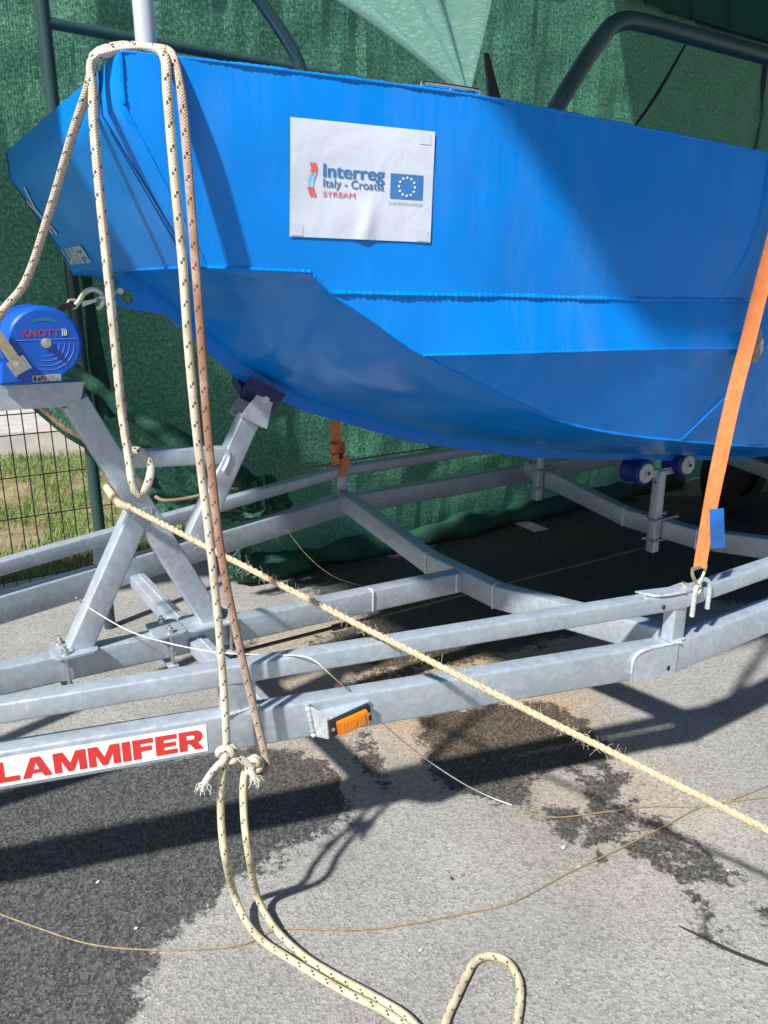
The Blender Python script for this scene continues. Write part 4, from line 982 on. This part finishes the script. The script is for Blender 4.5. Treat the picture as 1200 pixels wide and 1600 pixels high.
# ================================================================== ROPES
def rope(name, pts, r, m, label, group=None, step=.012, n=12):
    return single(name, MB().tube(spline(pts, step), r, n), m, label, 'rope', group)
RR = .0091
top1 = (-1.36, -.565, 1.985)
# cream rope: winch side, over the bow cap, down the near side, knotted at the beam
A_ = [pv(-60, 620, -.16), pv(-5, 500, -.17), pv(40, 440, -.22), pv(78, 330, -.34), pv(112, 215, -.46), pv(140, 130, -.545), V((-1.405, -.565, 1.958)), V((-1.365, -.572, 1.978)), V((-1.325, -.582, 1.982)), V((-1.30, -.60, 1.978)), V((-1.288, -.625, 1.972)), V((-1.283, -.655, 1.95))]
D_ = [pv(285, 160, -.676), pv(293, 250, -.682), pv(303, 380, -.686), pv(312, 500, -.69), pv(322, 640, -.693), pv(333, 760, -.695), pv(348, 880, -.696), pv(372, 1000, -.697), pv(395, 1100, -.697), pv(414, 1180, -.70), pv(418, 1206, -.715), pv(402, 1215, -.72)]
B_ = [pv(203, 705, -.575), pv(222, 706, -.585), pv(235, 730, -.60), pv(230, 758, -.615), pv(216, 772, -.62), pv(207, 755, -.618), pv(202, 720, -.61), pv(190, 640, -.605), pv(178, 520, -.60), pv(166, 400, -.60), pv(153, 270, -.595), pv(146, 180, -.59), pv(146, 140, -.585), V((-1.415, -.585, 1.945)), V((-1.385, -.592, 1.962)), V((-1.345, -.600, 1.972)), V((-1.315, -.615, 1.974)), V((-1.305, -.640, 1.966)), V((-1.302, -.662, 1.945))]
C_ = [pv(262, 150, -.672), pv(273, 280, -.676), pv(286, 420, -.678), pv(296, 560, -.68), pv(310, 700, -.682), pv(326, 830, -.684), pv(340, 960, -.686), pv(350, 1080, -.688), pv(354, 1160, -.69), pv(352, 1180, -.70)]
# split each line where the cover changes from clean to soiled
la = sum((V(b_) - V(a_)).length for a_, b_ in zip(A_[:-1], A_[1:]))
single('mooring_rope', MB().tube(spline(A_ + D_, .012), RR, 12, uv0=-la), 'rope_dirty', 'flecked rope from the winch over the bow, soiled reddish brown down the hull', 'rope', 'mooring ropes over the bow')
rope('mooring_rope', B_ + C_, RR, 'rope_cream', 'cream flecked rope with a small loop at the winch stand, draped over the bow', 'mooring ropes over the bow')
# ground line: from one knot down to the asphalt, out of frame and back to the other knot
G1 = [pv(356, 1172, -.70), pv(350, 1195, -.705), pv(345, 1235, -.71), pv(346, 1290, -.73), pv(352, 1340, -.755), pz(365, 1395, .085), pz(385, 1440, .03), pz(410, 1470, .012), pz(455, 1500, .011), pz(530, 1545, .011), pz(600, 1580, .011), pz(660, 1622, .011), pz(720, 1680, .011), pz(700, 1700, .011)]
G2 = [pz(690, 1690, .011), pz(676, 1640, .011), pz(640, 1592, .012), pz(590, 1560, .012), pz(520, 1522, .012), pz(470, 1490, .012), pz(428, 1448, .02), pz(402, 1400, .06), pv(388, 1330, -.775), pv(381, 1270, -.745), pv(381, 1215, -.72), pv(390, 1190, -.71)]
rope('ground_rope', G1, RR, 'rope_yellowed', 'yellowish flecked rope from the left knot to the asphalt, outer strand of the pair', 'ground rope lengths')
rope('ground_rope', G2, RR, 'rope_yellowed', 'yellowish flecked rope from the right knot to the asphalt, inner strand of the pair', 'ground rope lengths')
rope('rope_bight', [pz(690, 1640, .011), pz(697, 1595, .011), pz(712, 1560, .011), pz(727, 1528, .011), pz(742, 1502, .011), pz(765, 1493, .011), pz(792, 1502, .011), pz(808, 1525, .011), pz(813, 1550, .011), pz(808, 1595, .011), pz(795, 1640, .011)], RR * 1.05, 'rope_yellowed', 'flecked rope bent into a bight on the asphalt at the bottom edge')
# knots with their frayed ends
def knot(name, c, r, m, label, seed, tail):
    b = MB(); rk = random.Random(seed); P = []
    for i in range(70):
        t = i / 69 * 2 * PI * 1.0; R_ = r * (2 + math.cos(3 * t)) / 3
        P.append(V(c) + V((R_ * math.cos(2 * t), r * .75 * math.sin(3 * t) * .8, R_ * math.sin(2 * t) * 1.1)))
    b.tube(P, RR * .98, 12); 
    b.tube(spline(tail, .008), RR * .9, 12)
    o = single(name, b, m, label, 'knot')
    e = V(tail[-1]); dd_ = (V(tail[-1]) - V(tail[-2])).normalized(); f = MB()
    for i in range(44):
        q = e + V((rk.uniform(-.007, .007), rk.uniform(-.007, .007), rk.uniform(-.004, .004))) - dd_ * .004; d2 = (dd_ + V((rk.gauss(0, .55), rk.gauss(0, .5), rk.gauss(0, .35)))).normalized() * rk.uniform(.008, .024)
        f.tube([q, q + d2 * .5 + V((rk.gauss(0, .003), rk.gauss(0, .003), 0)), q + d2 + V((0, 0, -.005))], .0009, 4)
    part('frayed_end', f, 'frayed', o)
kc1 = pv(355, 1180, -.705); kc2 = pv(396, 1195, -.715)
knot('rope_knot', kc1, .021, 'rope_cream', 'left rope knot in front of the near beam with a frayed reddish tail', 1, [kc1 + V((-.01, 0, -.01)), pv(343, 1193, -.71), pv(330, 1208, -.715), pv(318, 1226, -.72)])
knot('rope_knot', kc2, .017, 'rope_cream', 'right rope knot below the near beam beside the soiled strand', 2, [kc2 + V((.0, 0, .0)), kc2 + V((-.012, -.012, -.004)), kc2 + V((-.006, -.02, -.022))])
rope('knot_link', [kc1 + V((.008, -.008, -.004)), pv(372, 1184, -.715), kc2 + V((-.01, -.008, .008))], RR, 'rope_cream', 'short rope link joining the two knots under the near beam')
# grubby rope laced along the net hem
rope('hem_rope', [(u, net_v(u, interp(u, HEMU, HEMZ) + .03) - .016, interp(u, HEMU, HEMZ) + .030) for u in np.arange(-1.75, -.86, .05)], .010, 'rope_dirty', 'grubby flecked rope laced along the lower hem of the net')
rope('tie_rope', [pv(243, 776, 1.03), pv(256, 782, 1.0), pv(285, 780, .995), pv(318, 773, .995), pv(345, 766, 1.0), pv(372, 764, 1.03)], .008, 'string_tan', 'short brown rope tied round the gathered net')
rope('tie_line', [(-.29, 1.03, .675), (-.2, 1.01, .70), (-.05, .995, .708), (.4, .99, .716), (1.6, .985, .722)], .005, 'string_tan', 'tan line stretched from the gathered net along the far rail')

# sisal rope: three laid strands and loose fibres
S_a = V((-1.292, -.075, .945)); S_b = pz(1330, 1362, .38)
def sisal(p0, p1, r, lay=.05):
    L = (p1 - p0).length; t = (p1 - p0) / L; a = V((0, 0, 1)); a = (a - t * a.dot(t)).normalized(); b_ = t.cross(a); N = int(L / .006); mbs = MB()
    cen = lambda s: p0 + t * s + V((0, 0, -.006 * math.sin(PI * s / L)))
    for k_ in range(3):
        P = []
        for i in range(N + 1):
            s = L * i / N; q = 2 * PI * (s / lay + k_ / 3); P.append(cen(s) + a * (r * .5 * math.cos(q)) + b_ * (r * .5 * math.sin(q)))
        mbs.tube(P, r * .60, 8, True, lambda x, l: 1 + .10 * math.sin(l * 90 + k_ * 2) + .06 * math.sin(l * 233))
    return mbs, cen, L, t, a, b_
ms, cen, L_, t_, a_, b2 = sisal(S_a, S_b, .0080)
wrap = [S_a + V((-.0, -.0, -.0)), (-1.315, -.062, .955), (-1.325, -.03, .972), (-1.325, .03, .985), (-1.30, .05, .965), (-1.25, .05, .93)]
ms.tube(spline(wrap, .008), .011, 10)
SI = single('sisal_rope', ms, 'sisal', 'straw coloured hairy sisal rope stretched diagonally in front of the trailer', 'rope')
f = MB(); rk = random.Random(11)
for i in range(520):
    s = rk.random() * L_; q = rk.random() * 2 * PI; o = a_ * math.cos(q) + b2 * math.sin(q); p = cen(s) + o * .009; d2 = (o * .8 + t_ * rk.uniform(-1, 1) + V((0, 0, -.1))).normalized() * rk.uniform(.006, .02)
    f.tube([p, p + d2 * .6, p + d2 + V((rk.gauss(0, .004), rk.gauss(0, .004), rk.gauss(0, .004)))], .00034, 3)
part('loose_fibres', f, 'sisal', SI)['kind'] = 'stuff'
# cords and strings
def cordo(name, pts, r, m, label): return single(name, MB().tube(spline(pts, .02), r, 6), m, label, 'string')
cordo('white_cord', [(-1.46, -.05, .70), pv(140, 950, -.05), pv(200, 985, -.18), pv(260, 1004, -.30), pv(330, 1018, -.45), pv(400, 1023, -.58), pz(452, 1024, .683), pz(485, 1028, .678), pz(512, 1050, .64), pz(550, 1085, .54), pz(600, 1132, .40), pz(660, 1182, .24), pz(720, 1222, .1), pz(765, 1245, .01), pz(800, 1258, .004)], .0018, 'string_white', 'thin white cord from the winch stand leg across the rail to the asphalt')
cordo('string', [pz(-60, 1405, .004), pz(0, 1428, .004), pz(60, 1450, .004), pz(140, 1475, .004), pz(230, 1484, .004), pz(330, 1482, .004), pz(385, 1474, .004), pz(440, 1452, .004), pz(540, 1453, .004), pz(620, 1447, .004), pz(720, 1428, .004), pz(800, 1410, .004), pz(890, 1363, .004), pz(960, 1330, .004), pz(1040, 1290, .004), pz(1105, 1258, .004), pz(1200, 1245, .004), pz(1290, 1225, .004)], .0022, 'string_tan', 'long tan string lying across the asphalt along the bottom of the picture')
cordo('string', [pz(815, 1268, .004), pz(870, 1277, .004), pz(950, 1268, .004), pz(1020, 1260, .004), pz(1110, 1259, .004), pz(1200, 1228, .004), pz(1280, 1200, .004)], .002, 'string_tan', 'shorter tan string passing under the sisal rope at right')
cordo('thread', [pv(397, 822, .86), pv(380, 848, .84), pv(362, 872, .82), pv(342, 890, .80)], .0012, 'string_white', 'fine pale thread hanging by the gathered net')
cordo('thread', [pv(448, 828, .82), pv(480, 868, .72), pv(520, 900, .60), pv(565, 916, .45)], .0014, 'string_tan', 'fine thread hanging from the far beam in the shade')
b = MB(); b.tube(spline([pz(1060, 1446, .006), pz(1110, 1470, .007), pz(1160, 1493, .007), pz(1260, 1528, .007)], .02), .004, 8, True, lambda t, L: .35 + .65 * min(1, t * 4)); single('black_cable', b, 'cable_black', 'black cable end lying on the asphalt at lower right', 'cable')

# ================================================================== SNAP HOOK between winch and towing eye
SH = root('snap_hook', (-1.33, -.01, 1.48), 'pale zinc snap hook on a black strap between winch and towing eye', 'hook')
hv = -.012
h = lambda x, y, v=hv: pv(x, y, v)
b = MB(); pts = [h(118, 477), h(124, 470), h(130, 460), h(140, 453), h(150, 453), h(159, 459), h(162, 468), h(158, 478), h(152, 483)]
b.tube(spline(pts, .004), .0072, 12, True, lambda t, L: 1.0 - .35 * max(0, t - .75) * 4 * .6); b.tube(spline([h(118, 469), h(108, 470), h(107, 479), h(117, 481), h(121, 475), h(118, 469)], .003), .0042, 8); part('hook_body', b, 'hook_yellow', SH)
b = MB(); b.prism([h(128, 471, -.018), h(150, 467, -.018), h(152, 471, -.018), h(130, 479, -.018)], (0, .012, 0)); part('latch', b, 'zinc_bolt', SH)
b = MB(); P = [h(88, 481), h(93, 476), h(112, 471), h(116, 476), h(112, 482), h(96, 487), h(88, 488)]; b.prism([p + V((0, -.012, 0)) for p in P], (0, .024, 0)); part('strap_sleeve', b, 'black_plastic', SH)
b = MB(); b.tube(spline([h(150, 467, -.0), h(158, 465, -.02), h(172, 460, -.022), h(184, 455, -.018), h(190, 453, -.008), h(190, 453, .01), h(184, 456, .02), h(168, 462, .02), h(154, 467, .015)], .004), .0045, 10); part('shackle', b, 'zinc_bolt', SH)
b = MB(); c_ = h(187, 455, -.022); b.cyl(c_, c_ + V((0, -.010, 0)), .009, None, 6); part('shackle_bolt', b, 'zinc_bolt', SH)
b = MB(); P = [V((WC.x + .01, -.02, WC.z + .075)), V((WC.x + .07, -.02, WC.z + .068)), h(92, 482, -.02)]
b.grid([[p + V((0, dv_, 0)) for dv_ in (0, .035)] for p in P]); b.grid([[p + V((0, dv_, -.003)) for dv_ in (.035, 0)] for p in P]); part('webbing', b, 'black_plastic', SH)

# ================================================================== LASHING STRAPS
def ribbon(pts, wid, wdir, th=.0025, step=.015):
    P = spline(pts, step); b = MB(); rows = []; uvs = []; L = 0
    for i, p in enumerate(P):
        if i: L += (p - P[i - 1]).length
        f = i / (len(P) - 1); w = wid(f) if callable(wid) else wid; d = wdir(f) if callable(wdir) else V(wdir); d = d.normalized()
        t = (P[min(i + 1, len(P) - 1)] - P[max(i - 1, 0)]).normalized(); n = t.cross(d).normalized()
        ring = [p - d * w / 2 - n * th / 2, p + d * w / 2 - n * th / 2, p + d * w / 2 + n * th / 2, p - d * w / 2 + n * th / 2, p - d * w / 2 - n * th / 2]
        rows.append(ring); uvs += [(L, 0), (L, 1), (L, 1), (L, 0), (L, 0)]
    b.grid(rows, uvs, flip=True); return b
ST = root('lashing_strap', (.09, -.97, .73), 'orange ratchet strap over the near hull side with blue tag and wire hook', 'strap')
sp = [pv(1093, 888, -.985), pv(1101, 840, -.982), pv(1118, 750, -.976), pv(1145, 625, -.966), pv(1168, 535, -.958), pv(1188, 455, -.955), pv(1220, 330, -.952), pv(1240, 240, -.955), V((.335, -.93, 1.905)), V((.345, -.85, 1.90)), V((.40, -.3, 1.93)), V((.42, 0, 1.93))]
part('webbing', ribbon(sp, lambda f: interp(f, [0, .05, .14, .5, .7, 1], [.036, .038, .044, .044, .060, .075]), lambda f: V((interp(f, [0, .4, .62, .7], [.8, .84, .95, 1]), interp(f, [0, .4, .62, .7], [-.6, -.5, -.2, .1]), .03))), 'strap_orange', ST)
tgc = [[pv(1109 + (1131 - 1109) * x + 2 * t, 796 + 61 * t - 2 * x, -1.022 - .006 * math.sin(t * 4 + x)) for x in (0, .5, 1)] for t in np.linspace(0, 1, 8)]
b = MB(); b.grid(tgc); b.grid([[p + V((.001, .002, 0)) for p in r[::-1]] for r in tgc]); part('blue_tag', b, 'tag_blue', ST)
b = MB(); zt_ = sp[0].z + .004; uc = sp[0].x
b.tube(spline([(uc + .03, -.985, zt_), (uc + .024, -.985, zt_ - .022), (uc + .004, -.99, zt_ - .05), (uc - .004, -.998, zt_ - .068), (uc - .012, -.99, zt_ - .078), (uc - .02, -.965, zt_ - .066), (uc - .03, -.955, zt_ - .05)], .004), .005, 10)
b.tube(spline([(uc - .034, -.985, zt_ + .004), (uc - .03, -.985, zt_ - .018), (uc - .014, -.99, zt_ - .045), (uc - .002, -.998, zt_ - .068), (uc - .006, -.992, zt_ - .082), (uc - .016, -.97, zt_ - .072), (uc - .026, -.958, zt_ - .052)], .004), .005, 10)
b.cyl((uc - .034, -.985, zt_), (uc + .03, -.985, zt_), .005, None, 10); part('wire_hook', b, 'brass_zinc', ST)
b = MB(); q = pv(1174, 540, -.945); b.v = []; 
b.grid([[q + V((x, -.004 - .006 * math.sin(z * 60 + x * 40), z)) for x in (-.012, .0, .02, .045)] for z in np.linspace(-.05, .045, 9)]); b.grid([[q + V((x, .004, z)) for x in (.045, .02, .0, -.012)] for z in np.linspace(-.05, .045, 9)]); single('edge_protector', b, 'protector', 'worn grey edge protector between the orange strap and the hull', 'protector')
S2r = root('lashing_strap', (.0, .97, .70), 'orange strap knotted to the far rail below the hull', 'strap')
fs_ = [(-.02, .955, .70), (-.022, .96, .78), (-.02, .97, .86), (-.01, .985, 1.1), (.0, .99, 1.5), (.0, .95, 1.92)]
part('webbing', ribbon(fs_, .05, (1, -.5, 0)), 'strap_orange', S2r)
b = MB()
for i, dz in enumerate((.0, .012, .024, .036)):
    b.tube([V((-.02 + .034 * math.cos(a), .958 + .022 * math.sin(a), .775 + dz + .004 * math.sin(a * 2 + i))) for a in np.linspace(0, 2 * PI, 24)], .0085, 8)
part('wrapped_knot', b, 'strap_orange', S2r)
part('webbing_tail', ribbon([(-.045, .93, .765), (-.05, .925, .74), (-.04, .92, .72), (-.02, .915, .735), (-.005, .915, .76), (.0, .915, .72), (-.015, .91, .685), (-.03, .91, .665)], .04, (.85, -.5, .3)), 'strap_orange', S2r)
b = MB(); b.box((-.022, .925, .757), (.022, .02, .022)); part('buckle', b, 'black_plastic', S2r)

# ================================================================== SMALL LITTER
rp_ = random.Random(9)
for (x, y, r_, lab) in ((153, 1379, .0045, 'white pebble on the dark damp asphalt, upper of two at left'), (213, 1451, .0045, 'white pebble on the dark damp asphalt just above the tan string'), (880, 1325, .006, 'pale crumb of stone left of the blotchy stain'), (905, 1355, .004, 'pale crumb of stone touching the tan string in the stain'), (657, 1485, .004, 'grey pebble on dry asphalt above the rope bight'), (1137, 1361, .004, 'white pebble in the blotchy stain at right'), (540, 1252, .003, 'tiny pale pebble at the right tip of the damp patch')):
    b = MB(); bm = bmesh.new(); bmesh.ops.create_icosphere(bm, subdivisions=2, radius=r_); c_ = pz(x, y, .002)
    b.add([c_ + V((v.co.x * (1 + .4 * rp_.random()), v.co.y * .9, v.co.z * .55 + r_ * .3 + .002 * rp_.random())) for v in bm.verts], [tuple(v.index for v in f.verts) for f in bm.faces]); bm.free()
    single('pebble', b, 'pebble', lab, 'pebble', 'loose pebbles on the asphalt')
for (x, y, a) in ((723, 1367, .3), (706, 1373, 1.4)):
    b = MB(); c_ = pz(x, y, .003); d2 = V((math.cos(a), math.sin(a), 0)) * .008; n2 = V((-d2.y, d2.x, 0)) * .5
    b.add([c_ - d2, c_ + n2 + V((0, 0, .003)), c_ + d2 + V((0, 0, .002)), c_ - n2 + V((0, 0, .001))], [(0, 3, 2, 1)])
    single('leaf_scrap', b, 'leaf_brown' if x > 710 else 'cable_black', 'tiny orange-brown leaf scrap on the dry asphalt' if x > 710 else 'tiny black scrap beside the leaf on the dry asphalt', 'scrap', smooth=0)
